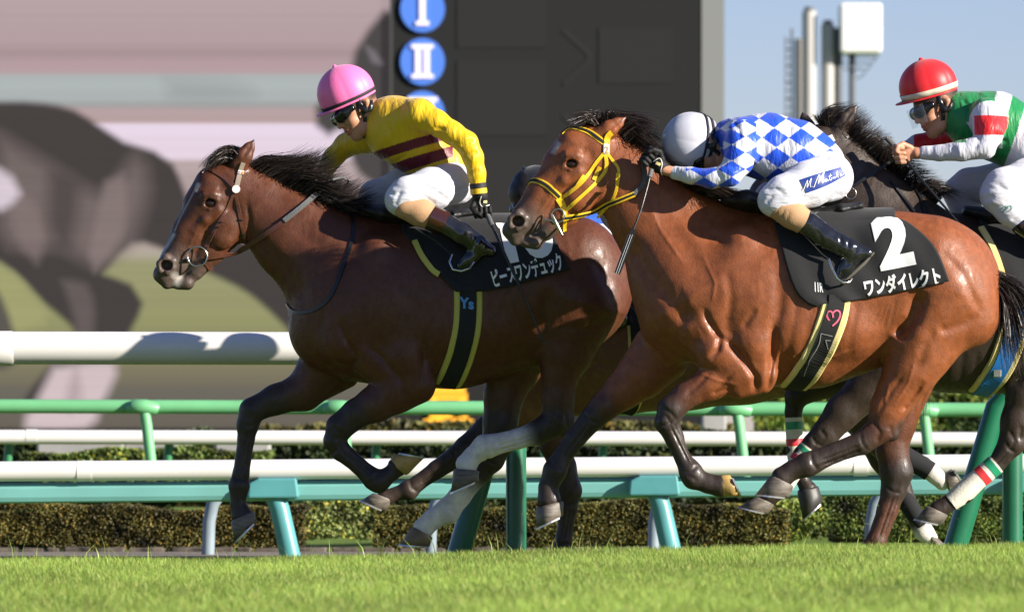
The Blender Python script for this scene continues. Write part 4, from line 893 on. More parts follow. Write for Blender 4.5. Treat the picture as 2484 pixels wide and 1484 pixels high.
ga = girth(bvA, y0, [(1135, 695), (1136, 740), (1132, 800), (1116, 865), (1096, 915), (1085, 932)], 68, 43, ycream, blkw, root)
print_text('Ys', bvA, y0, (1116, 746), (34, 4), (-1, -36), .021, mat('emblem_blue', (.07, .25, .55), .5), ga, .04, 'emblem')
strap(bvA, y0, [(1006, 590), (1024, 625), (1052, 660), (1066, 668)], 14, .012, None, .016).build('cloth_edge', ycream, sc_o)
saddle(y0, [(875, 508, 13), (930, 520, 22), (1010, 530, 24), (1100, 524, 14), (1180, 512, 10)], root, None, [(1098, 622), (1092, 640), (1100, 658), (1120, 662), (1140, 655), (1150, 640)], [(1010, 560), (1060, 590), (1096, 622)])

# ======== horse C: dark, at the right behind B
y0 = 1.0; s = Sculpt(y0); T = Tm((1921, 405), (1800, 548))
root = empty('race_horse', P(2300, 1360, y0), 'near black racehorse with white leg bandages banded green and red', 'horse')
head(s, T, 'drk'); ear(s, (2040, 305), (2077, 257), -.045, 'drk'); ear(s, (1965, 318), (1948, 272), .08, 'drk')
s.stroke([(2015, 375, 66), (2045, 425, 84), (2112, 515, 108), (2200, 620, 140), (2235, 700, 165)], [1.6, 1.75, 1.7, 1.5, 1.35], 0, .05, 'drk')
s.stroke([(2190, 750, 165), (2290, 745, 200), (2410, 742, 205), (2550, 735, 195), (2680, 722, 172), (2780, 712, 165)], [1.35, 1.42, 1.46, 1.36, 1.2, 1.14], 0, .07, 'drk'); s.stroke([(2250, 590, 60), (2340, 580, 50), (2450, 590, 50)], 1.3, 0, .06, 'drk')
s.stroke([(2180, 870, 80), (2100, 945, 50), (2040, 1000, 40), (1998, 1052, 34)], 1.2, -.14, .03, 'drk')
s.stroke([(1998, 1052, 33), (1972, 1075, 27), (1945, 1103, 24), (1915, 1150, 22), (1893, 1180, 25), (1862, 1205, 22)], 1.1, -.14, .012, ['blk', 'blk', 'blk', 'blk', 'blk', 'blk'])
s.stroke([(2120, 880, 75), (1985, 930, 40), (1934, 962, 27), (1927, 1000, 20), (1932, 1090, 20), (1938, 1130, 22), (1950, 1165, 15), (1962, 1185, 22)], 1.1, .13, .015, ['drk', 'drk', 'blk', 'blk', 'blk', 'blk', 'blk', 'blk'])
s.stroke([(2640, 780, 115), (2530, 900, 66), (2482, 955, 44), (2462, 1020, 37), (2450, 1072, 34)], 1.25, -.13, .035, 'drk'); s.stroke([(2450, 1072, 32), (2410, 1128, 21), (2365, 1165, 20), (2333, 1195, 25), (2303, 1215, 20), (2272, 1236, 24)], 1.15, -.13, .012, 'blk')
s.stroke([(2660, 800, 110), (2640, 950, 55), (2610, 1060, 38), (2600, 1160, 24), (2590, 1250, 26), (2570, 1290, 22)], 1.2, .12, .03, 'blk')
g = s.groove
g([(2080, 480), (2160, 600), (2260, 700)], .008, 18); g([(2060, 400), (2160, 480), (2260, 560)], .005, 16)
for i in range(7): g([(2200+i*32, 840), (2190+i*34, 890), (2180+i*36, 930)], .003, 8)
tendons(s, [((1975, 1075), (1910, 1150), -1, 22), ((2440, 1090), (2350, 1180), -1, 22)])
for q_ in ([(1985, 1040), (2000, 1062)], [(2440, 1040), (2455, 1070), (2440, 1095)], [(2470, 1030), (2466, 1070)]): g(q_, .007, 5)
bvC = finish_horse(s, root, T, y0); HCc = root
hoof(root, y0, -.14, (1832, 1203), (1876, 1221), (1790, 1228), (1861, 1245)); hoof(root, y0, .13, (1936, 1190), (1988, 1178), (1950, 1260), (1999, 1216), mat('hoof_dark', (.03, .028, .026), .5)); hoof(root, y0, -.13, (2245, 1225), (2296, 1248), (2215, 1257), (2280, 1272)); hoof(root, y0, .12, (2545, 1290), (2590, 1300), (2535, 1330), (2590, 1335))
band = mat('bandage', (.68, .64, .55), .85, .2, bump=.002, bscale=90, var=.1); bg_ = mat('tape_green', (.02, .28, .14), .4); brd = mat('tape_red', (.65, .04, .05), .4)
def bandage(root, y, pts, rr, bands):
    k = (y-CAMY)/F; q_ = [P(p[0], p[1], 0) for p in pts]
    w3 = lambda p: Vector(((p[0]-1242)*k, y+p[2], HC+(YH-p[1])*k)); b = MB().tube([w3(p) for p in pts], [r_*k for r_ in rr], 24).build('bandage', band, root, True)
    def lp(t): i = min(int(t*(len(pts)-1)), len(pts)-2); f = t*(len(pts)-1)-i; a = np.array(pts[i]); c = np.array(pts[i+1]); return tuple(a*(1-f)+c*f), rr[i]*(1-f)+rr[i+1]*f
    for t0, t1, m_ in bands:
        (a, ra_), (c, rc_) = lp(t0), lp(t1); MB().tube([w3(a), w3(c)], [(ra_+.7)*k, (rc_+.7)*k], 24).build('tape', m_, b, True)
bandage(root, y0, [(2412, 1124, -.13), (2368, 1161, -.13), (2334, 1192, -.13), (2302, 1217, -.13)], [25, 24.5, 27, 22], ((.03, .13, bg_), (.2, .3, brd)))
bandage(root, y0, [(1928, 1012, .13), (1930, 1060, .13), (1933, 1108, .13), (1938, 1145, .13)], [21, 20.5, 20.5, 19], ((.07, .2, bg_), (.36, .48, brd)))
bandage(root, y0, [(1960, 1087, -.14), (1940, 1112, -.14), (1915, 1150, -.14), (1888, 1188, -.14)], [26, 25, 24, 25], ((.05, .17, bg_), (.3, .42, brd)))
hair('mane', y0, [[(1995, 308, 0), (1970, 285, -.02), (1960, 290, -.05)], [(2010, 305, 0), (2010, 262, 0), (2062, 254, 0)], [(2030, 320, 0), (2070, 290, -.02), (2105, 270, 0)], [(2060, 345, 0), (2100, 320, -.03), (2120, 300, 0)], [(2090, 370, 0), (2120, 345, -.03), (2160, 330, 0)], [(2130, 400, 0), (2150, 360, -.04), (2170, 372, 0)], [(2170, 425, 0), (2190, 385, -.03), (2225, 385, 0)], [(2220, 460, 0), (2250, 440, -.03), (2290, 440, 0)], [(2270, 495, 0), (2300, 465, -.03), (2340, 480, 0)]], 3600, hairm, root, .0034, 4, .045, curl=.2, gray=(.028, .020, .017), seed=8)
rein(bvC, y0, [(2066, 458), (2110, 430), (2166, 396)], 8, leatherk, root, .004, .03, 4); ring((2064, 470), 13, 1.5, y0-.14).build('martingale_ring', steel, root, True)
rein(bvC, y0, [(2230, 470), (2238, 500), (2246, 530), (2240, 560)], 8, leatherk, root, .004, .004, 2, 'neck_strap'); strap(bvC, y0, [(2012, 330), (2020, 345)], 14, .006).build('number_tag', mat('tag_white', (.6, .6, .58), .4), root)
for a, b in (((2160, 440), (2290, 640)), ((2185, 420), (2270, 560))): rein(bvC, y0, [a, ((a[0]+b[0])/2+6, (a[1]+b[1])/2-6), b], 6, leatherk, root, .004, .006, 2, 'martingale')
gC = coons([(2372, 560), (2400, 600), (2425, 660), (2450, 730)], [(2700, 545), (2740, 580), (2770, 640), (2790, 690)], [(2372, 560), (2500, 548), (2600, 546), (2700, 545)], [(2450, 730), (2560, 735), (2680, 712), (2790, 690)], 50, 28)
sc_o, cbC = sheet('saddle_cloth', [bvC], y0, gC, .012, .005, clothk, root, .006); strap(bvC, y0, [(2380, 560), (2410, 610), (2432, 670), (2448, 735)], 15, .012, None, .018).build('cloth_edge', cream, sc_o)
girth(bvC, y0, [(2470, 740), (2460, 800), (2432, 880), (2395, 935), (2380, 950)], 68, 44, cream, mat('girth_blue', (.015, .16, .50), .5), root)
h, nm = hit(bvC, 2418, 905, y0); MB().box(h.x-.02, h.x+.02, h.y-.035, h.y-.02, h.z-.02, h.z+.02).build('girth_buckle', steel, root, bevel=.004)
saddle(y0, [(2345, 512, 13), (2400, 525, 22), (2480, 532, 22), (2570, 524, 14), (2650, 512, 10)], root, None, [(2540, 640), (2545, 670), (2565, 690), (2590, 680)], [(2470, 570), (2520, 610), (2540, 640)])

# ======== horse D: farthest, mostly hidden
y0 = 2.05; s = Sculpt(y0); T = Tm((1020, 700), (900, 830))
root = empty('race_horse', P(1700, 1350, y0), 'brown racehorse farthest from the camera, seen between the legs of the leading horse', 'horse')
head(s, T, 'chs'); s.stroke([(1085, 665, 58), (1130, 690, 75), (1220, 740, 95), (1330, 800, 125), (1400, 845, 150)], [1.6, 1.75, 1.7, 1.5, 1.35], 0, .05, 'chs')
s.stroke([(1398, 850, 155), (1500, 830, 168), (1650, 815, 174), (1800, 808, 166), (1930, 800, 150), (2040, 800, 142)], [1.35, 1.42, 1.46, 1.36, 1.2, 1.14], 0, .07, 'chs')
s.stroke([(1340, 900, 78), (1262, 985, 45), (1185, 1043, 34), (1132, 1086, 30)], 1.2, -.13, .03, ['chs', 'chs', 'drk', 'blk']); s.stroke([(1132, 1086, 29), (1108, 1107, 27), (1060, 1138, 22), (1015, 1170, 19), (993, 1187, 24), (962, 1196, 16), (935, 1207, 21)], 1.1, -.13, .012, ['drk']*7)
s.stroke([(1400, 920, 70), (1345, 1000, 40), (1340, 1075, 32), (1365, 1130, 32), (1382, 1190, 29), (1378, 1230, 23), (1368, 1310, 19), (1362, 1340, 23), (1350, 1360, 20)], 1.1, .13, .02, ['chs', 'chs', 'brn', 'drk', 'drk', 'drk', 'drk', 'drk', 'drk'])
s.stroke([(2060, 860, 95), (2070, 960, 60), (2110, 1050, 40), (2150, 1092, 30), (2235, 1130, 21), (2262, 1150, 18), (2282, 1168, 20)], 1.2, -.12, .03, ['brn', 'brn', 'drk', 'blk', 'blk', 'wht', 'wht'])
s.stroke([(2040, 860, 95), (2090, 1000, 50), (2150, 1110, 36), (2185, 1180, 26), (2232, 1268, 19), (2245, 1290, 21), (2262, 1306, 17)], 1.2, .12, .03, ['brn', 'drk', 'blk', 'blk', 'blk', 'wht', 'wht'])
s.groove([(1290, 880), (1350, 930), (1420, 960)], .008, 8).groove([(1420, 900), (1450, 880), (1500, 890)], .006, 6)
tendons(s, [((1105, 1110), (1010, 1174), -1, 21), ((1380, 1225), (1366, 1310), -1, 19)])
bvD = finish_horse(s, root, T, y0); HD = root
hoof(root, y0, -.13, (908, 1194), (956, 1212), (877, 1212), (937, 1239)); hoof(root, y0, .13, (1325, 1358), (1368, 1365), (1315, 1385), (1365, 1388))
hoof(root, y0, -.12, (2298, 1191), (2285, 1150), (2327, 1170), (2303, 1136)); hoof(root, y0, .12, (2262, 1290), (2262, 1325), (2300, 1325), (2275, 1345))
wr = mat('leg_wrap_black', (.02, .02, .022), .9, .2)
MB().tube([P(2185, 1106, y0-.12), P(2238, 1131, y0-.12), P(2256, 1143, y0-.12)], [.060, .050, .050], 20).build('leg_wrap', wr, root, True); MB().tube([P(2188, 1195, y0+.12), P(2236, 1275, y0+.12)], [.048, .044], 20).build('leg_wrap', wr, root, True)
hair('tail', y0, [[(2170, 700, 0), (2210, 800, 0), (2215, 900, 0), (2200, 1000, 0)], [(2175, 700, 0), (2225, 800, 0), (2235, 900, 0), (2235, 1020, 0)]], 900, hairm, root, .004, 14, .06, seed=9)
girth(bvD, y0, [(1535, 720), (1545, 800), (1546, 900), (1532, 985), (1520, 997)], 46, 34, cream, blkw, root)
gD = coons([(1440, 680), (1460, 730), (1490, 790)], [(1700, 665), (1720, 720), (1730, 770)], [(1440, 680), (1560, 666), (1700, 665)], [(1490, 790), (1600, 790), (1730, 770)], 20, 12)
sheet('saddle_cloth', [bvD], y0, gD, .012, .005, clothk, root, .0)
saddle(y0, [(1390, 690, 13), (1450, 668, 18), (1560, 662, 16), (1640, 655, 12)], root, None, [(1560, 790), (1555, 810), (1575, 822), (1595, 812)], [(1480, 700), (1530, 750), (1558, 790)])
# ---------------------------------------------------------------- jockeys
silk = mat('racing_silk', (.5, .5, .5), .42, .35, attr=True, bump=.017, bscale=13, sheen=.15, stretch=(1.8, 1, .5, .6), detail=4)
breech = mat('white_breeches', (.54, .54, .59), .65, .3, attr=False, bump=.016, bscale=13, sheen=.1, stretch=(.5, 1, 1.7, .5), detail=4)
skinm = mat('skin', (.5, .25, .15), .5, .4, attr=True, bump=.0004, bscale=200)
bootm = mat('patent_boot', (.010, .010, .012), .10, .6, coat=.6, bump=.005, bscale=22, detail=2)
bootb = mat('boot_brown_top', (.035, .010, .006), .15, .6, coat=.5)
tanm = mat('tan_stocking', (.42, .25, .13), .75, .3, bump=.0015, bscale=90, stretch=(3, 1, 1, .6))
glov = mat('black_glove', (.008, .008, .008), .65, .3, bump=.001, bscale=150)
gogm = mat('goggle_lens', (.006, .006, .007), .14, .45)
gold = mat('gold_trim', (.75, .6, .25), .4, .5)
for n_, c_ in (('ylw', (.66, .42, .008)), ('mar', (.12, .006, .018)), ('blu', (.012, .070, .55)), ('whs', (.56, .56, .62)), ('grn', (.008, .20, .055)), ('red', (.70, .015, .02)), ('nvy', (.01, .02, .07)), ('ski', (.46, .22, .13)), ('lip', (.35, .10, .08)), ('hai', (.012, .010, .009))): PAL[n_] = c_
def phead(s, c, f, hs, yaw=0):
    """face strokes in head units; f = facing direction in the picture plane (y down); yaw turns the face to the camera"""
    n = math.hypot(*f); fx, fy = f[0]/n, f[1]/n; ux, uy = -fy*(-1 if fx < 0 else 1), fx*(-1 if fx < 0 else 1)
    if uy > 0: ux, uy = -ux, -uy
    U = hs/s.k0; cy, sy = math.cos(yaw), math.sin(yaw)
    def m(a, b, l): a2, l2 = a*cy+l*sy, l*cy-a*sy; return (c[0]+(fx*a2+ux*b)*U, c[1]+(fy*a2+uy*b)*U, l2*hs)
    def st(pts, k=.012, col='ski', sc=1.0):
        q = [m(*p[:3]) for p in pts]; s.stroke([(a[0], a[1], p[3]*U) for a, p in zip(q, pts)], sc, [a[2] for a in q], k, col)
    st([(-.015, .05, 0, .088), (.01, .04, 0, .085)], .02, 'hai'); st([(.05, .0, 0, .058), (.055, -.035, 0, .052)], .02)
    st([(.072, -.088, 0, .024)], .025); 
    for l in (-1, 1):
        st([(.0, -.045, .058*l, .020), (.045, -.085, .032*l, .020), (.075, -.094, .008*l, .018)], .025)
        st([(.066, -.028, .036*l, .026)], .02); st([(.055, .0, .05*l, .02)], .02); st([(.088, .022, .028*l, .012)], .015)
        st([(-.006, .012, .078*l, .011), (-.014, .0, .084*l, .012), (-.004, -.022, .078*l, .008)], .006, 'ski', 1.0)
        st([(.103, -.026, .010*l, .0085)], .006)
    st([(.096, .012, 0, .009), (.108, -.008, 0, .010), (.116, -.024, 0, .0115)], .010)
    st([(.100, -.054, -.018, .006), (.104, -.053, 0, .007), (.100, -.054, .018, .006)], .006, 'lip'); st([(.097, -.066, -.014, .006), (.101, -.067, 0, .0075), (.097, -.066, .014, .006)], .006, 'lip')
    st([(-.02, -.03, 0, .058), (-.05, -.10, 0, .056), (-.075, -.15, 0, .062)], .02)
    return m, U
def helmet(y0, c, up, fwd, tilt, R3, col, parent, drop=-.33, band='strap_black', brim=True, stripe=None):
    k = (y0-CAMY)/F; up3 = Vector((up[0], -tilt, -up[1])).normalized(); fw = Vector((fwd[0], 0, -fwd[1])); fw = (fw-up3*fw.dot(up3)).normalized(); sd = up3.cross(fw)
    C0 = P(c[0], c[1], y0); C0 = Vector(((c[0]-1242)*k, y0, HC+(YH-c[1])*k)); a, b, l = [r_*k for r_ in R3]; N = 96
    def pt(ph, t, s_=1.0, rib=True):
        rr = s_*(1+(.030*abs(math.sin(ph*4))**.7 if rib else 0)*math.sin(t))
        return C0+(fw*math.cos(ph)*a+sd*math.sin(ph)*l)*math.sin(t)*rr+up3*math.cos(t)*b*s_
    tm = math.acos(drop); M = 22; mb = MB(); v = []
    for j in range(M+1):
        t = tm*max(j, .001)/M
        for i in range(N): v.append(pt(2*math.pi*i/N, t))
    f = [(j*N+i, (j+1)*N+i, (j+1)*N+(i+1) % N, j*N+(i+1) % N) for j in range(M) for i in range(N)]
    mb.add(v, f); cm = mat('helmet_'+col[0], col[1], .45, .4, bump=.0006, bscale=60, sheen=.2)
    o = mb.build('helmet', cm, parent, True); sdm = o.modifiers.new('thick', 'SOLIDIFY'); sdm.thickness = .006; sdm.offset = -1
    mb = MB(); v = []
    for i in range(N):
        ph = 2*math.pi*i/N; e = max(0, math.cos(ph))**2*.30+.03; p0 = pt(ph, tm, 1.0, False); out = (fw*math.cos(ph)*a+sd*math.sin(ph)*l)*math.sin(tm)
        v += [p0+up3*.006, p0+out*e-up3*.001, p0+out*e-up3*.006, p0-up3*.006]
    mb.add(v, [(i*4+q, ((i+1) % N)*4+q, ((i+1) % N)*4+(q+1) % 4, i*4+(q+1) % 4) for i in range(N) for q in range(4)]); mb.build('brim', cm, o, True)
    p = pt(0, .001); MB().tube([p-up3*.004, p+up3*.006, p+up3*.011], [.012, .010, .004], 16).build('button', cm, o, True)
    def bandm(t0, t1, m_, name, s_=1.034, ph0=0, ph1=2*math.pi):
        mb = MB(); v = []; n = 64
        for i in range(n+1):
            ph = ph0+(ph1-ph0)*i/n
            for t in (t0, t1): v.append(pt(ph, t, s_))
        mb.add(v, [(2*i, 2*i+1, 2*i+3, 2*i+2) for i in range(n)]); q = mb.build(name, m_, o, True); z = q.modifiers.new('thick', 'SOLIDIFY'); z.thickness = .002
    if stripe: bandm(tm-.26, tm-.06, mat('helmet_stripe_'+col[0], stripe, .5), 'stripe', 1.032)
    elif col[0] == 'white': bandm(tm-.20, tm-.08, mat('elastic_black', (.012, .012, .014), .7), 'elastic_band'); bandm(tm-.42, tm-.34, mat('elastic_black', (0, 0, 0)), 'strap', 1.036)
    else: bandm(tm-.16, tm-.05, mat('elastic_black', (.012, .012, .014), .7), 'elastic_band')
    return o, pt, tm, (C0, fw, up3, sd)
def garment(s, name, m, parent, vox=.005, sm=2, fn=None):
    return link(name, s.mesh(name, vox, fn, sm), m, parent), s
def fist(s, wr, f, v, U, yo, col, sz=1.0):
    """closed hand: palm, four curled fingers of different length, thumb over them. f forward, v across the knuckles (picture plane)"""
    n = math.hypot(*f); f = (f[0]/n, f[1]/n); n = math.hypot(*v); v = (v[0]/n, v[1]/n); S_ = sz/s.k0
    q = lambda a, b: (wr[0]+(f[0]*a+v[0]*b)*S_, wr[1]+(f[1]*a+v[1]*b)*S_)
    s.stroke([(*q(0, 0), .022*S_), (*q(.04, -.008), .026*S_), (*q(.062, .0), .024*S_)], 1.3, yo, .012, col)
    s.stroke([(*q(.045, .012), .022*S_)], 1.3, yo, .01, col)
    for i, (b, ln) in enumerate(((-.030, .030), (-.010, .034), (.010, .032), (.028, .026))):
        s.stroke([(*q(.072, b), .0115*S_), (*q(.072+ln*.55, b+.002), .0105*S_), (*q(.072+ln*.62, b+.003), .0095*S_), (*q(.075, b+.006), .009*S_), (*q(.055, b+.007), .0085*S_)], 1.0, [yo, yo-.004, yo-.024, yo-.038, yo-.034], .002, col)
    s.stroke([(*q(.022, -.024), .0125*S_), (*q(.050, -.040), .0115*S_), (*q(.074, -.030), .0105*S_), (*q(.084, -.012), .009*S_)], 1.0, [yo-.01, yo-.024, yo-.045, yo-.052], .003, col)
def scaled_body(b, parts, dr=6):
    for p in parts:
        for a, c, k in p.seg:
            f = lambda q: (q[0], q[1], q[2], max(q[3]-dr*b.k0, .006), q[4], PAL['ski']); b.seg.append((f(a), f(c), .02))
def person(label, y0, px, py):
    return empty('person', P(px, py, y0), label, 'person')
def whip(label, pts, flap, y0, yo, r0=.0055, beads=False):
    t = empty('riding_whip', P(pts[0][0], pts[0][1], y0+yo[0]), label, 'whip'); n = len(pts); Q = [P(p[0], p[1], y0+yo[i]) for i, p in enumerate(pts)]
    MB().tube(Q, [r0*(1-.35*i/(n-1)) for i in range(n)], 10).build('shaft', leatherk, t, True)
    MB().tube([Q[0]+(Q[1]-Q[0])*.0, Q[0]+(Q[1]-Q[0])*.5], r0*1.7, 12).build('handle', gript, t, True)
    if flap:
        a = P(*flap[0], y0+yo[-1]); b = P(*flap[1], y0+yo[-1]); mm = MB(); ribbon(mm, [a, a.lerp(b, .15), a.lerp(b, .85), b], [Vector((0, -1, .1))]*4, .030, .007, [.5, 1, 1, .9]); mm.build('flap', leatherk, t)
        for o_ in (-.006, .004):
            mm = MB(); off = Vector((o_, -.010, 0)); mm.tube([a.lerp(b, .12)+off, b+off], .0014, 6); mm.build('flap_rib', mat('whip_pale', (.45, .45, .45), .4), t)
    return t
def patch_curve(bv, y, pts, w_, m, parent, name, lift=.003):
    r_ = strap_pts(bv, y, pts, lift, 3, smooth=1)
    if r_ is None: return
    mm = MB(); ribbon(mm, r_[0], r_[1], w_, .0012); mm.build(name, m, parent)

# ======== jockey A
y0 = 1.0
pe = person('jockey in yellow and maroon silks and a bright pink helmet leaning over the leading horse', y0, 1090, 500)
sh = Sculpt(y0)
sh.stroke([(925, 285, 40), (958, 312, 76), (1012, 348, 74), (1070, 392, 56), (1092, 412, 50)], .95, [0, 0, 0, 0, 0], .04, 'ylw')
sh.stroke([(958, 290, 50), (1018, 284, 42)], 1.0, [-.04, -.15], .05, 'ylw')
n0 = len(sh.seg)
sh.stroke([(1018, 284, 37), (1058, 303, 31), (1098, 328, 27), (1132, 352, 27), (1148, 386, 24), (1157, 425, 20.5), (1161, 462, 19)], 1.0, [-.17, -.20, -.225, -.235, -.23, -.225, -.22], .022, 'ylw')
n1 = len(sh.seg)
sh.stroke([(895, 330, 42), (838, 348, 28), (806, 378, 24), (786, 412, 21)], 1.0, [.10, .17, .19, .17], .02, 'ylw')
gr = sh.groove
for p_ in ([(1002, 300), (1010, 322), (1030, 335)], [(1028, 332), (1060, 330), (1090, 345)], [(1055, 318), (1085, 320)], [(1112, 362), (1135, 352), (1150, 345)], [(1122, 385), (1145, 378), (1160, 376)], [(1010, 350), (985, 380), (950, 400)], [(1055, 360), (1040, 400), (1010, 425)], [(940, 300), (955, 340), (940, 370)], [(1139, 425), (1165, 418)]): gr(p_, .007, 5, 'near')
def colJA(px, py, dy, c):
    t = .737*px+.676*py; p = -.676*px+.737*py; T_ = t+.6*(p+334); arm = (py < 1e9) & (dy < -.165) & (px > 1000) & (T_ > 0) & ((px-1000)*.55+292 > py-20*(px < 1110))
    hoop = (((T_ > 915) & (T_ < 942)) | ((T_ > 962) & (T_ < 994))) & (dy > -.172) & (px < 1100) & (px > 895)
    c = c.copy(); c[hoop] = PAL['mar']; c[inpoly(px, py, [(1032, 240), (1052, 250), (1062, 272), (1046, 272), (1034, 254)]) & (dy > -.18)] = PAL['mar']
    return c
sho, _ = garment(sh, 'shirt', silk, pe, .0045, 2, colJA)
br_ = Sculpt(y0)
br_.stroke([(1075, 418, 54), (1105, 445, 52)], .9, 0, .03, 'whs')
br_.stroke([(1100, 448, 50), (1045, 463, 50), (990, 478, 42), (974, 490, 37)], 1.1, [-.10, -.19, -.25, -.26], .03, 'whs')
br_.stroke([(974, 490, 36), (992, 505, 32)], 1.1, -.26, .02, 'whs')
br_.stroke([(1080, 440, 50), (980, 445, 42), (905, 470, 35), (900, 490, 32), (960, 540, 28)], 1.1, [.08, .19, .25, .27, .27], .03, 'whs')
for p_ in ([(1000, 460), (1040, 490), (1060, 500)], [(1020, 450), (1060, 470), (1100, 500)], [(1060, 435), (1100, 440), (1130, 445)], [(960, 505), (975, 470)], [(1100, 470), (1140, 455)], [(945, 475), (965, 480), (985, 470)]): br_.groove(p_, .006, 5, 'near')
garment(br_, 'breeches', breech, pe, .005)
for sg in (1, -1):
    tn = Sculpt(y0); yb = -.27*sg
    tn.stroke([(985, 502, 34), (1020, 519, 33), (1050, 533, 30)], 1.1, yb, .02, 'clo'); garment(tn, 'stocking', tanm, pe, .005)
    k = tn.k0; MB().tube([Vector(((px-1242)*k, y0+yb, HC+(YH-py)*k)) for px, py in ((1046, 531), (1062, 539), (1082, 548))], [32*k, 31.5*k, 30*k], 28).build('boot_cuff', bootb, pe, True)
    bo = Sculpt(y0); bo.stroke([(1075, 545, 28), (1120, 572, 27), (1158, 595, 24)], 1.15, yb, .02, 'clo'); bo.stroke([(1160, 598, 24), (1190, 613, 15)], 1.3, yb, .015, 'clo'); bo.stroke([(1165, 606, 22), (1140, 634, 19), (1120, 648, 13)], 1.25, yb, .015, 'clo')
    bo.groove([(1140, 570), (1150, 600), (1135, 625)], .005, 4, 'all').groove([(1160, 580), (1145, 605)], .004, 4, 'all').groove([(1195, 625), (1150, 655)], .004, 3, 'all')
    garment(bo, 'boot', bootm, pe, .005)
gl = Sculpt(y0); gl.stroke([(1160, 466, 18), (1166, 480, 19)], 1.0, -.22, .01, 'clo'); fist(gl, (1164, 478), (.15, 1), (1, -.1), 0, -.22, 'clo', 1.12); garment(gl, 'glove', glov, pe, .004); bvG = gl.bvh()
patch_curve(bvG, y0, [(1168, 476), (1164, 490), (1170, 502), (1186, 497)], .004, mat('glove_piping', (.7, .68, .6), .5), pe, 'glove_piping')
patch_curve(bvG, y0, [(1172, 489), (1180, 489)], .012, gold, pe, 'glove_emblem')
gl = Sculpt(y0); fist(gl, (790, 418), (.3, 1), (1, 0), 0, .16, 'clo', 1.1); garment(gl, 'glove', glov, pe, .006)
k = sh.k0
for a, b, m_, nm in (((1159.6, 449), (1161, 462), mat('cuff_black', (.012, .012, .014), .7), 'cuff_band'), ((1161, 462.5), (1162.5, 475), mat('cuff_yellow', PAL['ylw'], .6), 'cuff')):
    MB().tube([Vector(((p[0]-1242)*k, y0-.22, HC+(YH-p[1])*k)) for p in (a, b)], 20.5*k, 24).build(nm, m_, pe, True)
bd_ = Sculpt(y0); mfn, U = phead(bd_, (870, 262), (-.83, .55), 1.15, .35); scaled_body(bd_, [sh, br_])
bd_.stroke([(900, 275, 34), (930, 290, 40)], 1.0, .0, .02, 'ski')
bd_.groove([mfn(.10, -.060, 0)[:2], mfn(.08, -.056, 0)[:2]], .004, 1.6, 'near').groove([mfn(.10, -.03, 0)[:2], mfn(.075, -.05, 0)[:2]], .003, 2, 'near')
garment(bd_, 'body', skinm, pe, .004, 1)
def goggles(mf, U, s_y0, parent, strap_=True, shield=False):
    gg = Sculpt(s_y0); U = U; pts = [mf(.052, .012, -.066), mf(.082, .010, -.050), mf(.098, .008, -.026), mf(.101, .008, 0), mf(.098, .008, .026), mf(.082, .010, .050), mf(.052, .012, .066)]
    gg.stroke([(p[0], p[1], r_*U) for p, r_ in zip(pts, (.017, .024, .027, .022, .027, .024, .017))], 1.0, [p[2] for p in pts], .008, 'clo'); o, _ = garment(gg, 'goggles', gogm, parent, .0035, 1)
    return o
goggles(mfn, U, y0, pe)
def strapset(mf, y0, parent, col=leatherk):
    k = (y0-CAMY)/F; w3 = lambda a, b, l: (lambda q: Vector(((q[0]-1242)*k, y0+q[2], HC+(YH-q[1])*k)))(mf(a, b, l))
    for l in (-1, 1):
        mm = MB(); pts = [w3(.012, .05, .083*l), w3(.018, -.01, .086*l), w3(.028, -.055, .068*l), w3(.045, -.105, .030*l), w3(.05, -.112, 0)]; ribbon(mm, pts, [Vector((0, l, 0))]*5, .020, .004); mm.build('chin_strap', col, parent, True)
        mm = MB(); ribbon(mm, [w3(-.03, -.005, .083*l), w3(-.012, -.035, .086*l), w3(.010, -.035, .086*l), w3(.022, -.0, .084*l)], [Vector((0, l, 0))]*4, .026, .006); mm.build('ear_guard', col, parent, True)
strapset(mfn, y0, pe)
helmet(y0, (839, 225), (-.4, -.917), (-.917, .4), .15, (70, 68, 60), ('pink', (.85, .16, .40)), pe)
whip('thin black whip hanging from the gloved hand of the yellow jockey', [(1182, 520), (1206, 575), (1240, 650), (1280, 740), (1321, 834)], None, y0, [-.25, -.32, -.36, -.36, -.36], .0075)

# ======== jockey B
y0 = 0.0
pe = person('jockey in blue and white diamond silks crouched low with a white helmet', y0, 2000, 520)
sh = Sculpt(y0)
sh.stroke([(1765, 335, 42), (1800, 350, 66), (1862, 357, 79), (1930, 373, 78), (1975, 395, 66), (1990, 405, 60)], .95, 0, .04, 'whs')
sh.stroke([(1800, 338, 50), (1795, 365, 42)], 1.0, [-.10, -.16], .04, 'whs')
sh.stroke([(1795, 355, 42), (1788, 395, 35), (1766, 428, 28), (1722, 438, 23), (1672, 430, 19), (1636, 423, 16.5)], 1.0, [-.17, -.21, -.24, -.23, -.2, -.17], .02, 'whs')
sh.stroke([(1785, 370, 42), (1750, 420, 30), (1690, 420, 22), (1600, 385, 18)], 1.0, [.12, .2, .2, .12], .02, 'whs')
for p_ in ([(1820, 330), (1830, 370), (1815, 410)], [(1750, 440), (1740, 430), (1735, 418)], [(1800, 400), (1780, 415), (1760, 410)], [(1870, 430), (1920, 435), (1970, 425)], [(1985, 360), (1970, 400), (1960, 440)], [(2000, 375), (1985, 420)], [(1775, 300), (1790, 320), (1790, 345)]): sh.groove(p_, .006, 5, 'near')
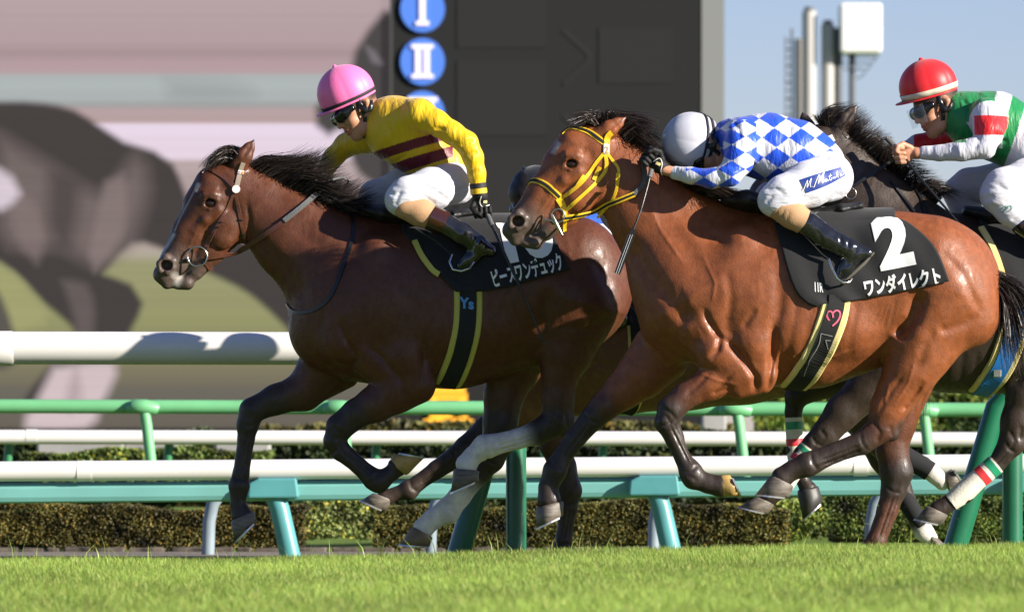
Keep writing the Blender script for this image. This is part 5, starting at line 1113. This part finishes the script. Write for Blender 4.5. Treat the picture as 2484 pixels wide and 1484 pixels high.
def colJB(px, py, dy, c):
    def lat(o, d1, d2):
        x, y_ = px-o[0], py-o[1]; det = d1[0]*d2[1]-d2[0]*d1[1]; i = (x*d2[1]-y_*d2[0])/det; j = (y_*d1[0]-x*d1[1])/det; return (np.floor(i)+np.floor(j)) % 2 == 0
    t = lat((1875.2, 314.1), (35, 23.9), (-30.2, 23.9)); a = lat((1703.2, 435.8), (33.4, 19.7), (-33.4, 19.7)); arm = (dy < -.145) & (px < 1832) | (px < 1770) & (py > 395)
    m_ = np.where(arm, a, t) & ~((px < 1660) & (dy < 0)); c = c.copy(); c[m_] = PAL['blu']; c[~m_] = PAL['whs']; return c
garment(sh, 'shirt', silk, pe, .0040, 2, colJB)
br_ = Sculpt(y0)
br_.stroke([(1985, 405, 60), (2008, 430, 60)], .85, 0, .03, 'whs'); br_.stroke([(2008, 432, 60), (1955, 452, 54), (1895, 478, 45), (1872, 492, 38)], 1.1, [-.10, -.2, -.26, -.27], .03, 'whs')
br_.stroke([(1872, 492, 37), (1888, 508, 32)], 1.1, -.27, .02, 'whs'); br_.stroke([(2000, 430, 56), (1940, 450, 50), (1880, 478, 42), (1872, 500, 36)], 1.1, [.1, .2, .26, .27], .03, 'whs')
for p_ in ([(1845, 470), (1875, 465), (1900, 480)], [(1850, 500), (1870, 480)], [(1900, 445), (1930, 460), (1945, 490)], [(1960, 430), (1990, 400), (2010, 380)], [(1985, 500), (2030, 470), (2055, 440)], [(1910, 460), (1925, 480)]): br_.groove(p_, .006, 5, 'near')
bro, _ = garment(br_, 'breeches', breech, pe, .005); bvb = br_.bvh()
gp = coons([(1939, 437), (1956, 468)], [(2038, 406), (2050, 426)], [(1939, 437), (1990, 420), (2038, 406)], [(1956, 468), (2005, 450), (2050, 426)], 20, 8)
V = []; 
for r_ in gp:
    for p in r_:
        h, nm = hit(bvb, p[0], p[1], y0); V.append((h+nm*.004) if h is not None else P(p[0], p[1], y0-.2))
q = np.arange(160).reshape(8, 20); lo_ = link('name_patch', npmesh('name_patch', V, np.stack([q[:-1, :-1], q[1:, :-1], q[1:, 1:], q[:-1, 1:]], -1).reshape(-1, 4)), mat('patch_navy', (.012, .035, .20), .35, .5), bro)
SCR = [[(0, 0), (2, 10), (6, 22), (7, 12), (8, 3), (12, 16), (15, 24), (15, 10), (16, 2), (19, 3)], [(22, 1), (23.5, 1)], [(26, -2), (29, 12), (33, 25), (35, 12), (35, 3), (39, 16), (44, 28), (43, 12), (44, 1), (47, 2), (50, 6)], [(55, 7), (52, 8), (50, 3), (52, 0), (55, 4), (56, 7), (56, 1), (58, 1), (60, 3)], [(61, 17), (61, 5), (62, 1), (65, 2)], [(58, 11), (65, 12)], [(65, 2), (68, 8), (67, 4), (68, 1), (65, 0)], [(70, 7), (70, 2), (73, 1), (75, 7), (75, 1), (77, 2)], [(78, 18), (78, 1), (78, 5), (83, 9), (80, 5), (85, 0)], [(91, 7), (88, 7), (87, 2), (90, 0), (92, 6), (92, 1), (95, 3), (103, 10)]]
for st_ in SCR:
    pts = []
    for a, b in st_: pts.append((1948+a*.985+b*.22, 462-a*.36-b*1.02))
    patch_curve(bvb, y0, pts, .0026, mat('script_white', (.85, .85, .85), .5), lo_, 'script_stroke', .0062)
for sg in (1, -1):
    yb = -.275*sg; tn = Sculpt(y0); tn.stroke([(1884, 505, 34), (1915, 525, 33), (1948, 546, 31)], 1.1, yb, .02, 'clo')
    for q_ in range(3): tn.groove([(1872+q_*14, 530+q_*6), (1885+q_*12, 505+q_*6)], .003, 3, 'near')
    garment(tn, 'stocking', tanm, pe, .005)
    bo = Sculpt(y0); bo.stroke([(1952, 548, 33), (1990, 578, 29), (2048, 608, 27)], 1.15, yb, .02, 'clo'); bo.stroke([(2056, 612, 26), (2094, 619, 16)], 1.3, yb, .015, 'clo'); bo.stroke([(2062, 622, 25), (2045, 655, 21), (2026, 678, 14)], 1.25, yb, .015, 'clo')
    for p_ in ([(2030, 570), (2032, 600), (2015, 625)], [(2050, 585), (2050, 615), (2030, 640)], [(2070, 600), (2062, 630), (2040, 655)], [(1975, 560), (1985, 590), (1975, 610)]): bo.groove(p_, .006, 4, 'all')
    bto, _ = garment(bo, 'boot', bootm, pe, .005)
    MB().tube([Vector(((px-1242)*bo.k0, y0+yb, HC+(YH-py)*bo.k0)) for px, py in ((2112, 616), (2090, 640), (2064, 664), (2038, 688))], [.012, .02, .026, .016], 10, flat=.5).build('sole', mat('boot_sole', (.10, .09, .07), .5), bto, True)
gl = Sculpt(y0); gl.stroke([(1612, 415, 16), (1598, 406, 20)], 1.0, -.16, .01, 'clo'); fist(gl, (1606, 410), (-.75, -.62), (-.6, .75), 0, -.15, 'clo', 1.15); garment(gl, 'glove', glov, pe, .004); bvG = gl.bvh()
patch_curve(bvG, y0, [(1586, 393), (1600, 385), (1606, 398), (1603, 415), (1607, 424)], .004, mat('glove_piping', (.7, .68, .6), .5), pe, 'glove_piping'); patch_curve(bvG, y0, [(1592, 396), (1602, 400)], .014, gold, pe, 'glove_emblem')
gl = Sculpt(y0); fist(gl, (1592, 380), (-.8, -.5), (-.5, .8), 0, .10, 'clo', 1.15); garment(gl, 'glove', glov, pe, .005)
bd_ = Sculpt(y0); mfn, U = phead(bd_, (1712, 352), (-.30, .95), 1.12, .15); scaled_body(bd_, [sh, br_]); bd_.stroke([(1745, 345, 34), (1775, 340, 40)], 1.0, 0, .02, 'ski'); bd_.stroke([(1640, 423, 13), (1610, 416, 13)], 1.0, -.17, .01, 'ski')
garment(bd_, 'body', skinm, pe, .004, 1); goggles(mfn, U, y0, pe); strapset(mfn, y0, pe)
helmet(y0, (1678, 344), (-.86, -.16), (-.3, .95), .38, (71, 74, 64), ('white', (.46, .46, .52)), pe, drop=-.50)
whip('black riding whip with a flat striped flap held by the diamond silks jockey', [(1580, 412), (1571, 450), (1556, 505), (1536, 560)], [(1537, 556), (1497, 664)], y0, [-.20, -.24, -.28, -.30], .007)

# ======== jockey C
y0 = 1.0
pe = person('jockey in green and white hooped silks with red armbands and a red helmet', y0, 2500, 510)
sh = Sculpt(y0)
sh.stroke([(2318, 270, 42), (2348, 286, 64), (2412, 305, 80), (2500, 350, 80), (2575, 400, 68)], .95, 0, .04, 'grn'); n0 = len(sh.seg)
sh.stroke([(2388, 285, 44), (2392, 325, 37), (2380, 360, 30)], 1.0, [-.16, -.21, -.235], .02, 'whs'); sh.stroke([(2380, 360, 30), (2325, 371, 25), (2272, 376, 19), (2236, 375, 17)], 1.0, [-.235, -.23, -.2, -.18], .012, 'whs')
sh.stroke([(2335, 320, 40), (2285, 338, 31), (2232, 346, 23), (2196, 362, 19)], 1.0, [.12, .19, .19, .15], .02, 'whs')
for p_ in ([(2362, 290), (2368, 330), (2360, 355)], [(2350, 372), (2362, 355), (2385, 345)], [(2400, 330), (2440, 350)], [(2300, 362), (2312, 382)], [(2330, 240), (2345, 265), (2340, 300)], [(2420, 340), (2400, 380)]): sh.groove(p_, .006, 5, 'near')
def colJC(px, py, dy, c):
    t = px+(py-245)*.35; g_ = (t < 2408) | ((t > 2450) & (t < 2488)) | ((t > 2528) & (t < 2570)); out = np.where(g_[:, None], PAL['grn'], PAL['whs'])
    an = (dy < -.03) & (np.hypot(px-2392, py-297) < 47) | (dy < -.14) & (py > 300) & (px < 2425) & (px > 2335) | (px < 2345) & (py > 352) & (dy < 0); af = (dy > .06) & (px < 2322) & (py > 305) 
    out = np.where((an | af)[:, None], PAL['whs'], out); out = np.where((an & (py > 286) & (py < 334) & (px > 2355))[:, None], PAL['red'], out); return np.where((af & (px > 2222))[:, None], PAL['red'], out)
garment(sh, 'shirt', silk, pe, .0045, 2, colJC)
br_ = Sculpt(y0)
br_.stroke([(2570, 410, 62), (2590, 440, 62)], .85, 0, .03, 'whs'); br_.stroke([(2580, 440, 62), (2490, 447, 58), (2425, 462, 47), (2410, 478, 42)], 1.1, [-.1, -.2, -.26, -.27], .03, 'whs'); br_.stroke([(2410, 480, 41), (2440, 515, 36), (2474, 548, 28)], 1.1, -.27, .02, 'whs')
br_.stroke([(2560, 430, 56), (2450, 435, 50), (2360, 446, 42), (2334, 462, 36), (2345, 490, 33), (2380, 520, 26)], 1.1, [.1, .2, .26, .27, .27, .27], .025, 'whs')
for p_ in ([(2400, 450), (2430, 470), (2460, 460)], [(2375, 490), (2400, 480)], [(2420, 500), (2450, 490)], [(2440, 540), (2470, 520)]): br_.groove(p_, .006, 5, 'near')
garment(br_, 'breeches', breech, pe, .005); bvb = br_.bvh()
for p_ in ([(2428, 508), (2438, 500), (2446, 502), (2440, 510), (2430, 514)], [(2442, 505), (2452, 498), (2456, 505), (2448, 512)]): patch_curve(bvb, y0, p_, .0028, mat('embroidery_green', (.03, .25, .12), .6), pe, 'embroidery')
for sg in (1, -1):
    bo = Sculpt(y0); bo.stroke([(2472, 550, 30), (2520, 590, 28), (2580, 615, 26)], 1.15, -.275*sg, .02, 'clo'); bo.stroke([(2584, 618, 25), (2575, 645, 22), (2552, 678, 15)], 1.25, -.275*sg, .02, 'clo'); garment(bo, 'boot', bootm, pe, .006)
bd_ = Sculpt(y0); mfn, U = phead(bd_, (2277, 255), (-.9, .43), 1.15, .25); scaled_body(bd_, [sh, br_]); bd_.stroke([(2300, 270, 32), (2330, 280, 40)], 1.0, 0, .02, 'ski'); bd_.stroke([(2238, 375, 13), (2218, 376, 13)], 1.0, -.18, .01, 'ski')
fist(bd_, (2220, 376), (-1, .05), (.25, 1), 0, -.17, 'ski', 1.2); fist(bd_, (2190, 372), (-1, .2), (.2, 1), 0, .13, 'ski', 1.1)
bd_.groove([mfn(.10, -.060, 0)[:2], mfn(.08, -.056, 0)[:2]], .004, 1.6, 'near')
garment(bd_, 'body', skinm, pe, .0035, 1); goggles(mfn, U, y0, pe); strapset(mfn, y0, pe)
k = bd_.k0; w3 = lambda a, b, l: (lambda q: Vector(((q[0]-1242)*k, y0+q[2], HC+(YH-q[1])*k)))(mfn(a, b, l))
mm = MB(); n = 9
for i in range(n):
    an = -1.1+2.2*i/(n-1); a, l = .045+.092*math.cos(an), .085*math.sin(an); mm.v += [w3(a, .035, l), w3(a+.01, -.045, l)]
mm.f += [(2*i, 2*i+1, 2*i+3, 2*i+2) for i in range(n-1)]
sh_ = mm.build('face_shield', mat('clear_shield', (.75, .8, .82), .08, .5, alpha=.13), pe, True)
helmet(y0, (2251, 209), (-.27, -.963), (-.963, .27), .12, (70, 66, 60), ('red', (.62, .012, .018)), pe, stripe=(.62, .56, .42))
whip('black riding whip gripped in the bare hand of the red helmeted jockey', [(2150, 334), (2186, 372), (2230, 430), (2290, 500), (2347, 566)], [(2347, 566), (2398, 626)], y0, [-.17, -.19, -.24, -.32, -.36], .008)

# ======== jockey D
y0 = 2.05
pe = person('mostly hidden jockey in a dark helmet behind the nose of the second horse', y0, 1500, 650)
sh = Sculpt(y0); sh.stroke([(1300, 510, 40), (1345, 532, 56), (1400, 560, 60), (1435, 592, 46)], .95, 0, .04, 'blu'); sh.stroke([(1330, 510, 36), (1340, 560, 28), (1270, 590, 20), (1230, 600, 16)], 1.0, -.18, .02, 'blu'); sh.stroke([(1330, 510, 36), (1340, 560, 28), (1270, 590, 20), (1230, 600, 16)], 1.0, .18, .02, 'blu'); garment(sh, 'shirt', silk, pe, .007)
br_ = Sculpt(y0); br_.stroke([(1430, 575, 46), (1445, 590, 46)], .85, 0, .03, 'whs')
for l in (-1, 1): br_.stroke([(1440, 590, 46), (1370, 620, 42), (1330, 640, 34), (1400, 690, 28)], 1.1, [.1*l, .2*l, .26*l, .28*l], .03, 'whs')
garment(br_, 'breeches', breech, pe, .007)
for l in (-1, 1): bo = Sculpt(y0); bo.stroke([(1400, 690, 28), (1490, 745, 24), (1500, 775, 22), (1470, 800, 14)], 1.15, .29*l, .02, 'clo'); garment(bo, 'boot', bootm, pe, .008)
bd_ = Sculpt(y0); mfn, U = phead(bd_, (1295, 482), (-.8, .6), 1.1, 0); scaled_body(bd_, [sh, br_]); fist(bd_, (1228, 600), (-1, .2), (.2, 1), 0, -.18, 'ski', 1.1); fist(bd_, (1228, 600), (-1, .2), (.2, 1), 0, .18, 'ski', 1.1); garment(bd_, 'body', skinm, pe, .005, 1); goggles(mfn, U, y0, pe)
helmet(y0, (1297, 452), (-.5, -.85), (-.85, .5), .1, (54, 50, 46), ('navy', (.004, .006, .012)), pe)
# ---------------------------------------------------------------- torn turf thrown up by the hooves
r = np.random.default_rng(31); V = []; Q = []; CL = []
for cx, cy, yy, n in ((2140, 1270, .2, 26), (2230, 1265, 1.3, 22), (1840, 1255, 1.1, 6), (1370, 1300, 2.3, 8), (600, 1300, 1.3, 5), (2290, 1240, 1.2, 16), (2400, 1220, 1.2, 8)):
    for i in range(n):
        c = P(cx+r.normal()*38, min(cy+r.normal()*34, 1318), yy+r.normal()*.12); a = Vector(r.normal(size=3)).normalized()*r.uniform(.004, .016); b = Vector(r.normal(size=3)).normalized()*r.uniform(.0012, .003)
        m_ = len(V); V += [c-a, c-b, c+a, c+b]; Q.append((m_, m_+1, m_+2, m_+3)); cc = (.22, .30, .06) if r.random() < .7 else (.12, .08, .04); CL += [cc]*4
tag(link('flying_turf_bits', npmesh('flying_turf_bits', [tuple(v) for v in V], Q, None, CL), gm, None, False), 'torn blades and crumbs of turf thrown up behind the hooves', 'turf', kind='stuff')

for o in C.objects:
    g_ = {'horse': 'racehorses galloping along the rail', 'person': 'jockeys crouched on the racehorses', 'whip': 'riding whips held by the jockeys', 'hedge': 'clipped hedges behind the rails', 'shrub': 'low shrubs between the hedges', 'block': 'concrete blocks among the far hedges', 'mast': 'masts standing against the sky', 'rail': 'rails running behind the horses'}.get(o.get('category'))
    if g_ and o.parent is None and 'group' not in o: o['group'] = g_
